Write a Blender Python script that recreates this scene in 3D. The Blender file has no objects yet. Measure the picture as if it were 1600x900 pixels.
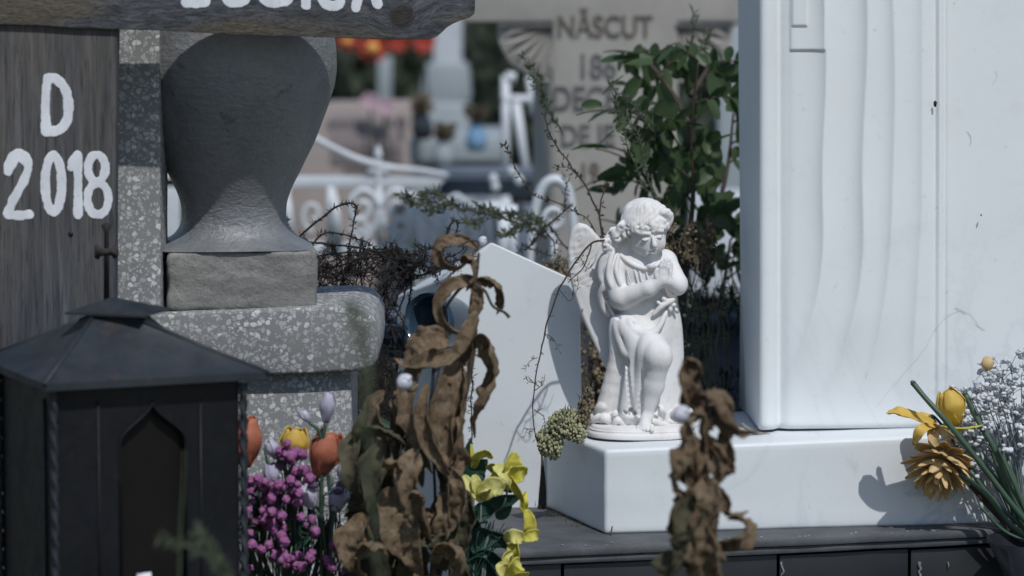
import bpy, bmesh, math, random
import numpy as np
from mathutils import Vector, Matrix, noise as mnoise
random.seed(7); RS = np.random.RandomState(5)
SC = bpy.context.scene; COL = SC.collection
# ---------------------------------------------------------------- camera
PITCH = math.radians(6.0); CZ = 1.5; K = 36/135/1600
cd = bpy.data.cameras.new("camera"); cam = bpy.data.objects.new("camera", cd); COL.objects.link(cam)
cam.location = (0,0,CZ); cam.rotation_euler = (math.pi/2-PITCH,0,0)
cd.lens = 135; cd.sensor_width = 36; cd.clip_end = 500; cd.clip_start = .1
cd.dof.use_dof = True; cd.dof.focus_distance = 5.92; cd.dof.aperture_fstop = 3.6
SC.camera = cam
# ---------------------------------------------------------------- light
SUN_EL = math.radians(54); SUN_AZ = math.radians(22)      # from behind the camera, to its right
S = Vector((math.cos(SUN_EL)*math.sin(SUN_AZ), -math.cos(SUN_EL)*math.cos(SUN_AZ), math.sin(SUN_EL)))
w = bpy.data.worlds.new("World"); SC.world = w; w.use_nodes = True
nt = w.node_tree; bg = nt.nodes["Background"]; sky = nt.nodes.new("ShaderNodeTexSky")
sky.sky_type = 'NISHITA'; sky.sun_disc = False; sky.sun_elevation = SUN_EL
sky.sun_rotation = math.atan2(S.x, S.y); sky.air_density = 1.0; sky.dust_density = .6
nt.links.new(sky.outputs[0], bg.inputs[0]); bg.inputs[1].default_value = .085
ld = bpy.data.lights.new("sun", 'SUN'); ld.energy = 2.6; ld.angle = math.radians(.6); ld.color = (1,.975,.94)
sun = bpy.data.objects.new("sun", ld); COL.objects.link(sun); sun.location = (2,-4,8)
sun.rotation_euler = S.to_track_quat('Z','Y').to_euler()
SC.view_settings.view_transform = 'Standard'; SC.view_settings.look = 'None'
SC.view_settings.exposure = 0.06; SC.view_settings.gamma = 1
SC.view_settings.use_white_balance = True; SC.view_settings.white_balance_temperature = 6360
SC.cycles.max_bounces = 6; SC.cycles.transparent_max_bounces = 6
# ---------------------------------------------------------------- helpers
cP, sP = math.cos(PITCH), math.sin(PITCH)
def P(px, py, Y):                     # the point of the vertical plane at distance Y seen at that place of the photo
    x = (px-800)*K; z = (450-py)*K
    d = (x, cP+z*sP, -sP+z*cP); t = Y/d[1]
    return np.array((d[0]*t, Y, CZ+d[2]*t))
def sc(Y): return Y*K/cP
def crom(pts, n=8):
    p = np.array(pts, float)
    if len(p) < 3:
        t = np.linspace(0,1,n+1)[:,None]; return p[0]*(1-t)+p[-1]*t
    q = np.vstack([2*p[0]-p[1], p, 2*p[-1]-p[-2]]); out = []
    for i in range(1, len(q)-2):
        for k in range(n):
            t = k/n; a,b,c,d = q[i-1],q[i],q[i+1],q[i+2]
            out.append(.5*((2*b)+(c-a)*t+(2*a-5*b+4*c-d)*t*t+(3*b-a-3*c+d)*t**3))
    out.append(p[-1]); return np.array(out)
def PP(pts, Y, n=0):                  # list of (px,py[,toward viewer m]) -> points
    o = np.array([P(q[0],q[1],Y-(q[2] if len(q)>2 else 0)) for q in pts])
    return crom(o, n) if n else o
def unit(v): v = np.array(v,float); return v/(np.linalg.norm(v)+1e-12)
def nz(p, s=1.0, o=0): return mnoise.noise(Vector((p[0]*s+o, p[1]*s, p[2]*s)))
WL = {}
class MB:
    def __init__(s): s.V=[]; s.F=[]; s.n=0
    def add(s, v, f):
        v = np.asarray(v,float); s.V.append(v); k=s.n
        s.F += [tuple(i+k for i in q) for q in f]; s.n += len(v); return s
    def tube(s, pts, r, seg=6, cap=True):
        pts = np.asarray(pts,float); n=len(pts)
        r = np.ones(n)*r if np.isscalar(r) else np.interp(np.linspace(0,1,n), np.linspace(0,1,len(r)), r)
        T = np.gradient(pts, axis=0); T /= (np.linalg.norm(T,axis=1)[:,None]+1e-12)
        u = np.cross(T[0], (0,0,1.) if abs(T[0][2])<.9 else (0,1.,0)); u = unit(u); V=[]
        a = np.arange(seg)*2*math.pi/seg
        for i in range(n):
            u = unit(u - T[i]*np.dot(u,T[i])); b = np.cross(T[i],u)
            V.append(pts[i] + r[i]*(np.cos(a)[:,None]*u+np.sin(a)[:,None]*b))
        F=[(i*seg+j,i*seg+(j+1)%seg,(i+1)*seg+(j+1)%seg,(i+1)*seg+j) for i in range(n-1) for j in range(seg)]
        if cap: F += [tuple(range(seg))[::-1], tuple((n-1)*seg+j for j in range(seg))]
        return s.add(np.vstack(V),F)
    def box(s, lo, hi):
        x0,y0,z0=lo; x1,y1,z1=hi
        return s.hexa([(x0,y0,z0),(x1,y0,z0),(x1,y1,z0),(x0,y1,z0),(x0,y0,z1),(x1,y0,z1),(x1,y1,z1),(x0,y1,z1)])
    def hexa(s, v): return s.add(v,[(3,2,1,0),(4,5,6,7),(0,1,5,4),(1,2,6,5),(2,3,7,6),(3,0,4,7)])
    def prism(s, front, off):           # front: CCW as seen from the camera; off: vector backwards
        f = np.array(front,float); n=len(f); b = f+np.array(off)
        F=[tuple(range(n)), tuple(range(n,2*n))[::-1]]+[(i,i+n,(i+1)%n+n,(i+1)%n) for i in range(n)]
        return s.add(np.vstack([f,b]),F)
    def ell(s, c, r, seg=10, rings=7, M=None, nzamp=0, nzs=1):
        V=[]; r = np.ones(3)*r
        for i in range(rings+1):
            th = math.pi*i/rings
            for j in range(seg):
                ph = 2*math.pi*j/seg; v=np.array((math.sin(th)*math.cos(ph),math.sin(th)*math.sin(ph),math.cos(th)))
                if nzamp: v = v*(1+nzamp*RS.uniform(-1,1))
                v = v*r
                if M is not None: v = M@v
                V.append(v+c)
        F=[(i*seg+j,(i+1)*seg+j,(i+1)*seg+(j+1)%seg,i*seg+(j+1)%seg) for i in range(rings) for j in range(seg)]
        return s.add(V,F)
    def grid(s, V, nu, nv):
        return s.add(V,[(i*nv+j,(i+1)*nv+j,(i+1)*nv+j+1,i*nv+j+1) for i in range(nu-1) for j in range(nv-1)])
    def ribbon(s, pts, w, curl=1.0, twist=0., roll=0., nc=7, rip=.12, shape='leaf', ref=(0,-1,0)):
        pts = np.asarray(pts,float); n=len(pts)
        T = np.gradient(pts,axis=0); T /= (np.linalg.norm(T,axis=1)[:,None]+1e-12)
        nrm = unit(np.array(ref)+.01*RS.randn(3)); V=[]; off = RS.uniform(0,99)
        for i in range(n):
            t=i/(n-1); nrm = unit(nrm-T[i]*np.dot(nrm,T[i])); sd = np.cross(T[i],nrm)
            a = roll+twist*t; N = math.cos(a)*nrm+math.sin(a)*sd; D = math.cos(a)*sd-math.sin(a)*nrm
            if shape=='leaf': ww = w*max(.04,math.sin(math.pi*min(1,t**.75))**.7)
            elif shape=='pet': ww = w*max(.05,math.sin(math.pi*(t*.86+.1))**.6)
            elif shape=='grass': ww = w*(1-t)**.6+1e-5
            else: ww = w
            ww *= 1+rip*2*mnoise.noise(Vector((t*4,off,0)))
            for j in range(nc):
                q = (j/(nc-1)-.5)*2
                if abs(curl)>.05:
                    R = ww/curl; ang=q*curl; x=R*math.sin(ang); y=R*(1-math.cos(ang))
                else: x=q*ww; y=0
                y += rip*ww*1.0*mnoise.noise(Vector((t*22,q*3.5,off+9)))*(1 if rip>.2 else 0)+rip*ww*2.2*abs(q)*mnoise.noise(Vector((t*6,q*1.5,off)))+ rip*ww*mnoise.noise(Vector((t*11,q*3,off+5)))
                V.append(pts[i]+D*x+N*y)
        return s.grid(V,n,nc)
    def build(s, name, m, parent=None, smooth=True, bevel=0, sharp=None, label=None, seg=2, rough=0, rs=30):
        V = np.vstack(s.V); 
        if parent is not None: o3 = WL[parent.name]
        else:
            lo,hi=V.min(0),V.max(0); o3 = np.array(((lo[0]+hi[0])/2,(lo[1]+hi[1])/2,lo[2]))
        me = bpy.data.meshes.new(name); me.from_pydata((V-o3).tolist(),[],s.F); me.update()
        if bevel or rough:
            bm=bmesh.new(); bm.from_mesh(me)
            if bevel:
                es=[e for e in bm.edges if len(e.link_faces)==2 and e.calc_face_angle(0)>.5]
                bmesh.ops.bevel(bm,geom=es,offset=bevel,segments=seg,affect='EDGES',profile=.5,clamp_overlap=True)
            if rough:
                bmesh.ops.subdivide_edges(bm,edges=[e for e in bm.edges if e.calc_length()>.02],cuts=5,use_grid_fill=True)
                bmesh.ops.subdivide_edges(bm,edges=[e for e in bm.edges if e.calc_length()>.012],cuts=2,use_grid_fill=True)
                bm.normal_update()
                for v in bm.verts: v.co += v.normal*rough*(nz(v.co,rs)+.5*nz(v.co,rs*2.7,9))
            bm.to_mesh(me); bm.free()
        me.materials.append(m)
        if smooth:
            me.polygons.foreach_set('use_smooth',[True]*len(me.polygons))
            if bevel or sharp: me.set_sharp_from_angle(angle=math.radians(sharp or 35))
        o = bpy.data.objects.new(name, me); COL.objects.link(o)
        if parent is not None: o.parent = parent; WL[o.name]=o3
        else: o.location = o3.tolist(); WL[o.name]=o3
        if label: o['label']=label
        return o
def tag(o,label,cat,group=None,kind=None):
    if label: o['label']=label
    if cat: o['category']=cat
    if group: o['group']=group
    if kind: o['kind']=kind
    return o
def thing(name,label,cat,loc,group=None):
    o=bpy.data.objects.new(name,None); COL.objects.link(o); o.location=[float(v) for v in loc]; o.empty_display_size=.05
    WL[o.name]=np.array(loc,float); return tag(o,label,cat,group)
# ---------------------------------------------------------------- materials
class N:
    def __init__(s,name):
        s.m=bpy.data.materials.new(name); s.m.use_nodes=True; s.t=s.m.node_tree; s.b=s.t.nodes['Principled BSDF']; s.tc=None
    def node(s,ty,**kw):
        n=s.t.nodes.new('ShaderNode'+ty)
        for k,v in kw.items(): setattr(n,k,v)
        return n
    def l(s,a,b): s.t.links.new(a,b)
    def co(s,scale=(1,1,1),src='Object'):
        if s.tc is None: s.tc=s.node('TexCoord')
        mp=s.node('Mapping'); s.l(s.tc.outputs[src],mp.inputs[0]); mp.inputs['Scale'].default_value=scale; return mp.outputs[0]
    def noise(s,scale,detail=6,rough=.6,v=None,dist=0):
        n=s.node('TexNoise'); n.inputs['Scale'].default_value=scale; n.inputs['Detail'].default_value=detail
        n.inputs['Roughness'].default_value=rough; n.inputs['Distortion'].default_value=dist
        s.l(v if v is not None else s.co(),n.inputs['Vector']); return n.outputs[0]
    def ramp(s,f,stops,interp='LINEAR'):
        r=s.node('ValToRGB'); r.color_ramp.interpolation=interp; e=r.color_ramp.elements
        while len(e)<len(stops): e.new(.5)
        for i,(p,c) in enumerate(stops): e[i].position=p; e[i].color=(*(c if hasattr(c,'__len__') else (c,c,c)),1)
        s.l(f,r.inputs[0]); return r.outputs[0]
    def mix(s,f,a,b,mode='MIX'):
        x=s.node('Mix',data_type='RGBA',blend_type=mode)
        for v,i in ((f,0),(a,6),(b,7)):
            if hasattr(v,'default_value'): s.l(v,x.inputs[i])
            else: x.inputs[i].default_value = v if i==0 else (*v,1)
        return x.outputs[2]
    def bump(s,f,strength,dist=.002,prev=None):
        b=s.node('Bump'); b.inputs['Strength'].default_value=strength; b.inputs['Distance'].default_value=dist
        s.l(f,b.inputs['Height'])
        if prev is not None: s.l(prev,b.inputs['Normal'])
        return b.outputs[0]
    def out(s,c=None,rough=.7,nrm=None,metal=0,trans=0,coat=0,spec=.5,sss=0):
        if c is not None:
            if hasattr(c,'default_value'): s.l(c,s.b.inputs['Base Color'])
            else: s.b.inputs['Base Color'].default_value=(*c,1)
        if hasattr(rough,'default_value'): s.l(rough,s.b.inputs['Roughness'])
        else: s.b.inputs['Roughness'].default_value=rough
        s.b.inputs['Metallic'].default_value=metal; s.b.inputs['Specular IOR Level'].default_value=spec
        s.b.inputs['Coat Weight'].default_value=coat
        if nrm is not None: s.l(nrm,s.b.inputs['Normal'])
        if trans:
            tr=s.node('BsdfTranslucent'); mx=s.node('MixShader'); mx.inputs[0].default_value=trans
            if hasattr(c,'default_value'): s.l(c,tr.inputs[0])
            else: tr.inputs[0].default_value=(*c,1)
            s.l(s.b.outputs[0],mx.inputs[1]); s.l(tr.outputs[0],mx.inputs[2])
            s.l(mx.outputs[0],s.t.nodes['Material Output'].inputs[0])
        return s.m
def simple(name,c1,c2,scale=20,rough=.7,bump=.3,bscale=60,bd=.002,trans=0,metal=0,coat=0,lo=.35,hi=.65,spec=.5):
    n=N(name); c=n.mix(n.ramp(n.noise(scale),[(lo,0),(hi,1)]),c1,c2)
    nr=n.bump(n.noise(bscale,5),bump,bd) if bump else None
    return n.out(c,rough,nr,metal,trans,coat,spec)
def m_marble(name,base,vein,grime=(.45,.46,.44),va=.5,rough=.5):
    n=N(name); v=n.co()
    big=n.ramp(n.noise(3,5,.6,v),[(.3,0),(.75,1)])
    c=n.mix(big,base,tuple(x*.93 for x in base))
    ve=n.noise(2.2,9,.62,v,1.6); ve=n.ramp(ve,[(.47,0),(.5,va),(.53,0)])
    msk=n.ramp(n.noise(1.7,2,.5,n.co((1,1,.6))),[(.5,0),(.66,1)]); f=n.mix(1.0,ve,msk,'MULTIPLY')
    c=n.mix(f,c,vein)
    sp=n.ramp(n.noise(55,8,.7,v),[(.63,0),(.75,.6)]); c=n.mix(sp,c,grime)
    sp2=n.ramp(n.noise(12,8,.75,v),[(.55,0),(.8,.5)]); c=n.mix(sp2,c,tuple(x*.8 for x in base))
    nr=n.bump(n.noise(420,4,.7),.25,.0006); nr=n.bump(n.noise(40,4),.12,.002,nr)
    return n.out(c,rough,nr)
M={}
M['marble']=m_marble('white_marble',(.715,.75,.765),(.36,.41,.50))
M['marble2']=m_marble('grey_white_marble',(.775,.81,.815),(.50,.53,.57),va=.25)
n=N('plaster_white'); v=n.co(); c=n.mix(n.ramp(n.noise(25,7,.65,v),[(.3,0),(.7,1)]),(.76,.75,.74),(.68,.67,.66))
c=n.mix(n.ramp(n.noise(160,5,.7,v),[(.6,0),(.75,.35)]),c,(.48,.45,.41))
c=n.mix(n.ramp(n.noise(14,9,.75,v),[(.50,0),(.68,.75)]),c,(.56,.52,.46))
M['plaster']=n.out(c,.75,n.bump(n.noise(380,4),.35,.0008))
def m_terrazzo(name):
    n=N(name); v=n.co()
    vo=n.node('TexVoronoi'); vo.inputs['Scale'].default_value=112; vo.inputs['Randomness'].default_value=1
    nn=n.node('TexNoise'); nn.inputs['Scale'].default_value=90; n.l(v,nn.inputs['Vector']); wv=n.node('VectorMath',operation='MULTIPLY_ADD'); n.l(nn.outputs[1],wv.inputs[0]); wv.inputs[1].default_value=(.010,.010,.010); n.l(v,wv.inputs[2]); v=wv.outputs[0]; n.l(v,vo.inputs['Vector'])
    ve=n.node('TexVoronoi',feature='DISTANCE_TO_EDGE'); ve.inputs['Scale'].default_value=112; n.l(v,ve.inputs['Vector'])
    chip=n.mix(1.0,n.ramp(ve.outputs['Distance'],[(.05,0),(.10,1)]),n.ramp(vo.outputs['Distance'],[(.40,1),(.50,0)]),'MULTIPLY')
    sep=n.node('SeparateColor'); n.l(vo.outputs['Color'],sep.inputs[0])
    pick=n.ramp(sep.outputs[0],[(.34,0),(.38,1)],'LINEAR'); f=n.mix(1.0,chip,pick,'MULTIPLY')
    chc=n.ramp(sep.outputs[1],[(0,(.30,.30,.30)),(.5,(.42,.43,.44)),(1,(.60,.60,.59))])
    v2=n.node('TexVoronoi',feature='DISTANCE_TO_EDGE'); v2.inputs['Scale'].default_value=230; n.l(v,v2.inputs['Vector'])
    v3=n.node('TexVoronoi'); v3.inputs['Scale'].default_value=230; n.l(v,v3.inputs['Vector'])
    s3=n.node('SeparateColor'); n.l(v3.outputs['Color'],s3.inputs[0])
    f2=n.mix(1.0,n.ramp(v2.outputs['Distance'],[(.1,0),(.2,1)]),n.ramp(s3.outputs[0],[(.6,0),(.62,1)]),'MULTIPLY')
    cem=n.mix(n.ramp(n.noise(14,8,.7,v),[(.3,0),(.7,1)]),(.165,.172,.175),(.245,.25,.245))
    c=n.mix(f2,cem,(.40,.40,.38)); c=n.mix(f,c,chc)
    c=n.mix(n.ramp(n.noise(7,8,.75,v),[(.52,0),(.75,.6)]),c,(.12,.115,.10))
    return n.out(c,.8,n.bump(f,.25,.0008,n.bump(n.noise(250,4),.4,.001)))
M['terrazzo']=m_terrazzo('terrazzo')
def m_concrete(name,a,b,dark=(.035,.035,.032),iso=False):
    n=N(name); v=n.co(); c=n.mix(n.ramp(n.noise(9,9,.7,v),[(.3,0),(.7,1)]),a,b)
    c=n.mix(n.ramp(n.noise(120,6,.8,v),[(.5,0),(.72,.55)]),c,tuple(x*.45 for x in a))
    c=n.mix(n.ramp(n.noise(28,9,.75,v),[(.60,0),(.70,.9)]),c,dark); c=n.mix(n.ramp(n.noise(5,6,.6,v),[(.5,0),(.7,.55)]),c,tuple(x*.4 for x in a))
    h=n.noise(110,8,.7,v,.4); h2=n.noise(60,6,.65) if iso else n.noise(45,5,.6,n.co((1,1,2.2)),1.2)
    return n.out(c,.5 if iso else .36,n.bump(h,.7,.0025,n.bump(h2,.7,.004)),spec=.5 if iso else .9)
M['concrete']=m_concrete('weathered_concrete',(.155,.163,.172),(.235,.24,.24))
M['concrete_plinth']=m_concrete('rough_concrete',(.19,.185,.17),(.29,.285,.27),iso=True)
def m_wood(name,axis,knot=None,warm=.5):
    n=N(name); st=(2.4,46,46) if axis=='x' else (40,40,1.8)
    v=n.co(st); vv=n.co()
    warp=n.noise(4,3,.5,vv)
    if knot is not None:
        vs=n.node('VectorMath',operation='DISTANCE'); mp=n.node('Mapping'); n.l(n.tc.outputs['Object'],mp.inputs[0])
        mp.inputs['Scale'].default_value=(1.2,0,1.15); n.l(mp.outputs[0],vs.inputs[0]); vs.inputs[1].default_value=(knot[0]*1.2,0,knot[2]*1.15)
        kd=vs.outputs['Value']
        kf=n.ramp(kd,[(0,1),(.018,1),(.022,.55),(.06,.12),(.12,0)])
        # grain bends round the knot
        sx=n.node('SeparateXYZ'); n.l(vv,sx.inputs[0])
        ma=n.node('Math',operation='MULTIPLY_ADD'); n.l(kf,ma.inputs[0]); ma.inputs[1].default_value=.035; n.l(sx.outputs[2],ma.inputs[2])
        cx=n.node('CombineXYZ'); n.l(sx.outputs[0],cx.inputs[0]); n.l(sx.outputs[1],cx.inputs[1]); n.l(ma.outputs[0],cx.inputs[2])
        mp2=n.node('Mapping'); mp2.inputs['Scale'].default_value=st; n.l(cx.outputs[0],mp2.inputs[0]); v=mp2.outputs[0]
    g1=n.noise(2.6,9,.62,v,.5); g2=n.noise(9,6,.7,v,.3)
    c=n.ramp(g1,[(.2,(.018,.020,.023)),(.40,(.055,.060,.068)),(.58,(.095,.10,.11)),(.8,(.17,.172,.175))])
    yl=n.ramp(n.noise(6,4,.6,n.co((.5,1,2) if axis=='x' else (1.5,1,.3))),[(.42,0),(.6,warm)])
    c=n.mix(yl,c,(.13,.105,.072)); c=n.mix(n.ramp(g2,[(.52,0),(.66,.8)]),c,(.018,.017,.016))
    if knot is not None:
        c=n.mix(n.ramp(kd,[(0,.75),(.013,.8),(.017,.95),(.0185,.9),(.021,0)]),c,(.035,.028,.022))
    nr=n.bump(g1,.8,.004,n.bump(g2,.5,.0015)); return n.out(c,.8,nr,spec=.3)
n=N('white_brush_paint'); v=n.co(); c=n.mix(n.ramp(n.noise(40,8,.7,n.co((1,1,.5))),[(.35,0),(.65,1)]),(.74,.76,.78),(.60,.62,.65))
c=n.mix(n.ramp(n.noise(150,8,.8,v),[(.60,0),(.68,.7)]),c,(.22,.22,.23)); M['paint']=n.out(c,.6,n.bump(n.noise(120,6,.7,n.co((3,1,.6))),.6,.001))
def m_metal(name,c1,c2,rust=(.10,.06,.035),ra=.4,rough=.5):
    n=N(name); v=n.co(); c=n.mix(n.ramp(n.noise(11,7,.65,v),[(.3,0),(.7,1)]),c1,c2)
    c=n.mix(n.ramp(n.noise(16,9,.75,v),[(.56,0),(.7,ra)]),c,rust)
    r=n.ramp(n.noise(25,6,.7,v),[(.3,rough-.12),(.7,rough+.2)])
    return n.out(c,r,n.bump(n.noise(150,5),.3,.001),0,spec=.3)
M['iron']=m_metal('black_lantern_metal',(.003,.004,.006),(.008,.009,.012),ra=.15,rough=.45)
M['roofiron']=m_metal('lantern_roof_metal',(.013,.018,.024),(.040,.046,.052),rust=(.085,.058,.04),ra=.5,rough=.5)
M['glassdark']=simple('sooty_glass',(.005,.005,.005),(.010,.008,.007),9,.5,.1,40,spec=.2)
M['ledge']=simple('grey_stone_ledge',(.055,.060,.066),(.10,.105,.11),14,.7,.4,160,.002)
M['tile']=simple('black_tile',(.008,.010,.012),(.018,.020,.023),9,.45,.2,120,.001)
M['grout']=simple('lime_stain',(.28,.30,.32),(.16,.17,.18),60,.9,.5,200)
M['ironwhite']=simple('white_painted_iron',(.66,.70,.73),(.52,.56,.60),12,.5,.2,60)
M['grey_rail']=simple('blue_grey_shade_tone',(.13,.165,.215),(.17,.20,.25),5,.55,.1,60)  # shade on the grave frame mixed into this blue-grey
M['tomb']=simple('worn_tomb_stone',(.33,.315,.285),(.43,.41,.375),6,.85,.4,60)
M['tomb_dark']=simple('faded_black_lettering',(.09,.092,.095),(.15,.15,.15),30,.8,0)
M['tomb_rust']=simple('faded_brown_lettering',(.15,.12,.09),(.10,.095,.09),30,.8,0)
M['pink']=simple('pinkish_stone',(.36,.30,.275),(.30,.26,.24),8,.8,.3,60)
M['pinkd']=simple('pinkish_stone_panel',(.30,.255,.245),(.245,.215,.215),8,.8,.3,60)
M['grey']=simple('pale_grey_stone',(.34,.38,.40),(.27,.31,.33),5,.8,.2,60)
M['granite']=simple('polished_dark_granite',(.016,.020,.026),(.03,.036,.045),90,.28,.05,60)
M['bluegloss']=simple('blue_black_glazed_metal',(.012,.03,.055),(.03,.055,.085),8,.12,.05,40,coat=.5)
M['soil']=simple('dark_soil',(.035,.03,.024),(.06,.052,.04),18,.95,.8,50,.02)
M['ground']=simple('dry_cemetery_ground',(.10,.09,.07),(.055,.065,.035),1.5,.95,.7,12,.03)
M['bark']=simple('dark_bark',(.022,.018,.015),(.04,.033,.027),9,.9,.8,30,.01)
M['bramble']=simple('black_dry_stem',(.008,.007,.007),(.018,.014,.012),30,.8,.3,200)
M['twig']=simple('brown_twig',(.035,.024,.018),(.075,.055,.038),30,.8,.3,200)
M['dryleaf']=None
n=N('withered_leaf'); v=n.co(); c=n.ramp(n.noise(30,9,.75,v),[(.26,(.10,.068,.042)),(.40,(.30,.215,.13)),(.56,(.46,.35,.23)),(.78,(.62,.50,.35))])
c=n.mix(n.ramp(n.noise(85,8,.8,v,1.5),[(.50,0),(.62,.65)]),c,(.07,.045,.027))
M['dryleaf']=n.out(c,.75,n.bump(n.noise(150,8,.8,v,1.2),1.0,.006),trans=.35,spec=.3)
n=N('withered_dark_leaf'); v=n.co(); c=n.ramp(n.noise(30,9,.75,v),[(.25,(.055,.037,.023)),(.5,(.20,.14,.088)),(.78,(.38,.28,.185))])
M['dryleaf2']=n.out(c,.75,n.bump(n.noise(130,7,.75,v,.8),.85,.004),trans=.2,spec=.3)
n=N('withered_olive_leaf'); v=n.co(); c=n.ramp(n.noise(30,9,.75,v),[(.25,(.045,.042,.026)),(.5,(.105,.098,.06)),(.78,(.17,.15,.095))])
M['dryleaf3']=n.out(c,.75,n.bump(n.noise(130,7,.75,v,.8),.85,.004),trans=.2,spec=.3)
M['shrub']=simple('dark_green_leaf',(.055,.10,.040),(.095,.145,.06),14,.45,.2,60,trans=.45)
M['shrublit']=simple('sunlit_green_leaf',(.055,.11,.03),(.075,.13,.035),30,.5,.2,60,trans=.4)  # lit copy of the shrub leaf: sunlight put into the colour
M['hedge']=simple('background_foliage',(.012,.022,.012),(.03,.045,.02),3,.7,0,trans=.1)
M['sprig']=simple('grey_green_sprig',(.05,.07,.04),(.10,.115,.07),40,.7,.2,60,trans=.2)
M['sedum']=simple('pale_green_sedum',(.26,.27,.14),(.42,.42,.25),26,.8,.3,200,.001,trans=.1)
M['drymass']=simple('dry_brown_weed',(.09,.068,.042),(.15,.12,.08),30,.85,.3,60,trans=.1)
M['dryoch']=simple('dry_flower_head',(.14,.105,.065),(.22,.175,.11),40,.85,.3,60)
M['stem']=simple('green_plastic_stem',(.045,.085,.055),(.065,.11,.068),20,.45,.1,60)
M['gleaf']=simple('teal_green_fabric_leaf',(.010,.048,.034),(.018,.07,.045),30,.55,.3,90,trans=.15)
M['orange']=simple('orange_fabric_petal',(.42,.135,.075),(.55,.21,.12),30,.6,.5,150,.001,trans=.15)
M['redbrown']=simple('dark_red_petal_edge',(.2,.03,.02),(.3,.05,.03),30,.6,.3,150)
M['yellow']=simple('yellow_fabric_petal',(.62,.40,.055),(.72,.5,.12),30,.6,.4,150,.001,trans=.15)
M['lemon']=simple('lemon_fabric_petal',(.60,.55,.055),(.70,.66,.16),30,.6,.4,150,.001,trans=.25)
M['lemonpale']=simple('pale_lemon_petal',(.70,.68,.26),(.66,.62,.18),40,.6,.4,150,.001,trans=.2)
M['lilac']=simple('white_lilac_petal',(.60,.60,.68),(.38,.35,.50),26,.6,.3,150,.001,trans=.15)
M['violet']=simple('dark_violet_petal',(.06,.045,.10),(.12,.09,.17),30,.6,.3,150)
M['berry']=simple('magenta_flock_berry',(.26,.08,.22),(.38,.15,.33),90,.9,.8,500,.002)
M['mum']=simple('faded_tan_petal',(.64,.42,.18),(.76,.58,.30),36,.7,.4,150,.001,trans=.2)
M['breath']=simple('grey_white_bud',(.66,.68,.71),(.48,.50,.53),90,.8,.4,200)
M['breathstem']=simple('pale_grey_stem',(.22,.25,.26),(.15,.19,.19),50,.7,.2,200)
M['snail']=simple('white_snail_shell',(.60,.61,.66),(.36,.36,.42),70,.45,.3,300,.001)
M['red']=simple('red_flower',(.36,.03,.02),(.48,.06,.03),20,.6,.2,60)
M['amber']=simple('orange_flower_heart',(.8,.35,.08),(.8,.42,.1),20,.6,0)
M['palepink']=simple('pale_pink_flower',(.60,.42,.48),(.5,.36,.42),20,.7,.3,60)
M['lavender']=simple('blue_glass',(.16,.3,.48),(.2,.35,.5),20,.3,0)
# ================================================================ setting
b=MB(); b.add([(-40,-3,0),(40,-3,0),(40,90,0),(-40,90,0)],[(0,1,2,3)]); tag(b.build('ground',M['ground'],smooth=False),None,None,kind='structure')
b=MB(); b.box((-1.6,4.1,.002),(-.02,5.66,.36)); tag(b.build('grave_soil',M['soil'],rough=.012,rs=12),None,None,kind='structure')
# dark stone kerb of the marble grave: ledge slab above a course of black tiles
L0=P(700,884,5.72); L1=P(1180,861,5.78); L2=P(1700,836,5.86); zt=L1[2]
root=thing('grave_kerb','low dark stone kerb with grey ledge and black tiled front under the white marble block','grave kerb',(L1[0],6.1,0))
b=MB()
def ledge(y0,y1,z0,z1,x0=L0[0],x1=L2[0]+.1,slope=.40):
    b.hexa([(x0,y0,z0),(x1,y0+slope*(x1-x0)*.6,z0+.004),(x1,y1,z0+.004),(x0,y1,z0),(x0,y0,z1),(x1,y0+slope*(x1-x0)*.6,z1+.004),(x1,y1,z1+.004),(x0,y1,z1)])
ledge(5.762,6.9,zt-.014,zt-.001); o=b.build('ledge',M['ledge'],root,bevel=.003,rough=.0012,rs=25)
b=MB(); ledge(5.767,6.8,zt-.026,zt-.0145); b.build('mortar_bed',M['ledge'],root,bevel=.004,rough=.002,rs=50)
for i,(xa,xb) in enumerate(((700,878),(880,1222),(1224,1436),(1438,1720))):
    xa,xb=P(xa,880,5.8)[0],P(xb,880,5.8)[0]; sl=.24; b=MB()
    ya=5.776+sl*(xa-L0[0]); yb=5.776+sl*(xb-L0[0])
    b.hexa([(xa+.001,ya,.3),(xb-.001,yb,.3),(xb-.001,yb+.05,.3),(xa+.001,ya+.05,.3),(xa+.001,ya,zt-.028),(xb-.001,yb,zt-.026),(xb-.001,yb+.05,zt-.026),(xa+.001,ya+.05,zt-.028)])
    b.build('tile',M['tile'],root,bevel=.002)
b=MB()
for px,a in ((1438,1),(1223,.6),(1480,.3)):
    pts=[P(px+random.uniform(-3,3),878+k*5,5.776+.24*(P(px,880,5.85)[0]-L0[0])-.0005) for k in range(int(9*a)+1)]; b.tube(pts,[.0032*a,.0018,.0026*a,.001],5)
b.build('lime_streaks',M['grout'],root)
b=MB(); b.hexa([(L0[0]+.02,5.83,.0),(L2[0]+.1,6.08,.0),(L2[0]+.1,6.75,0),(L0[0]+.02,6.75,0),(L0[0]+.02,5.83,zt-.03),(L2[0]+.1,6.08,zt-.03),(L2[0]+.1,6.75,zt-.03),(L0[0]+.02,6.75,zt-.03)]); b.build('kerb_core',M['tile'],root)
b=MB()
for i in range(40):
    px=random.uniform(840,1560); py=862-(px-830)*.028-random.uniform(0,16)
    q=P(px,py,5.86); q[2]=zt+.001; q[1]=5.762+.24*(q[0]-L0[0])+random.uniform(.004,.03); b.ell(q,random.uniform(.0007,.0022)*np.array((1.5,1,.7)),6,4)
tag(b.build('debris',M['grout']),'scattered pale crumbs lying along the grey stone ledge','debris',kind='stuff')

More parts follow.
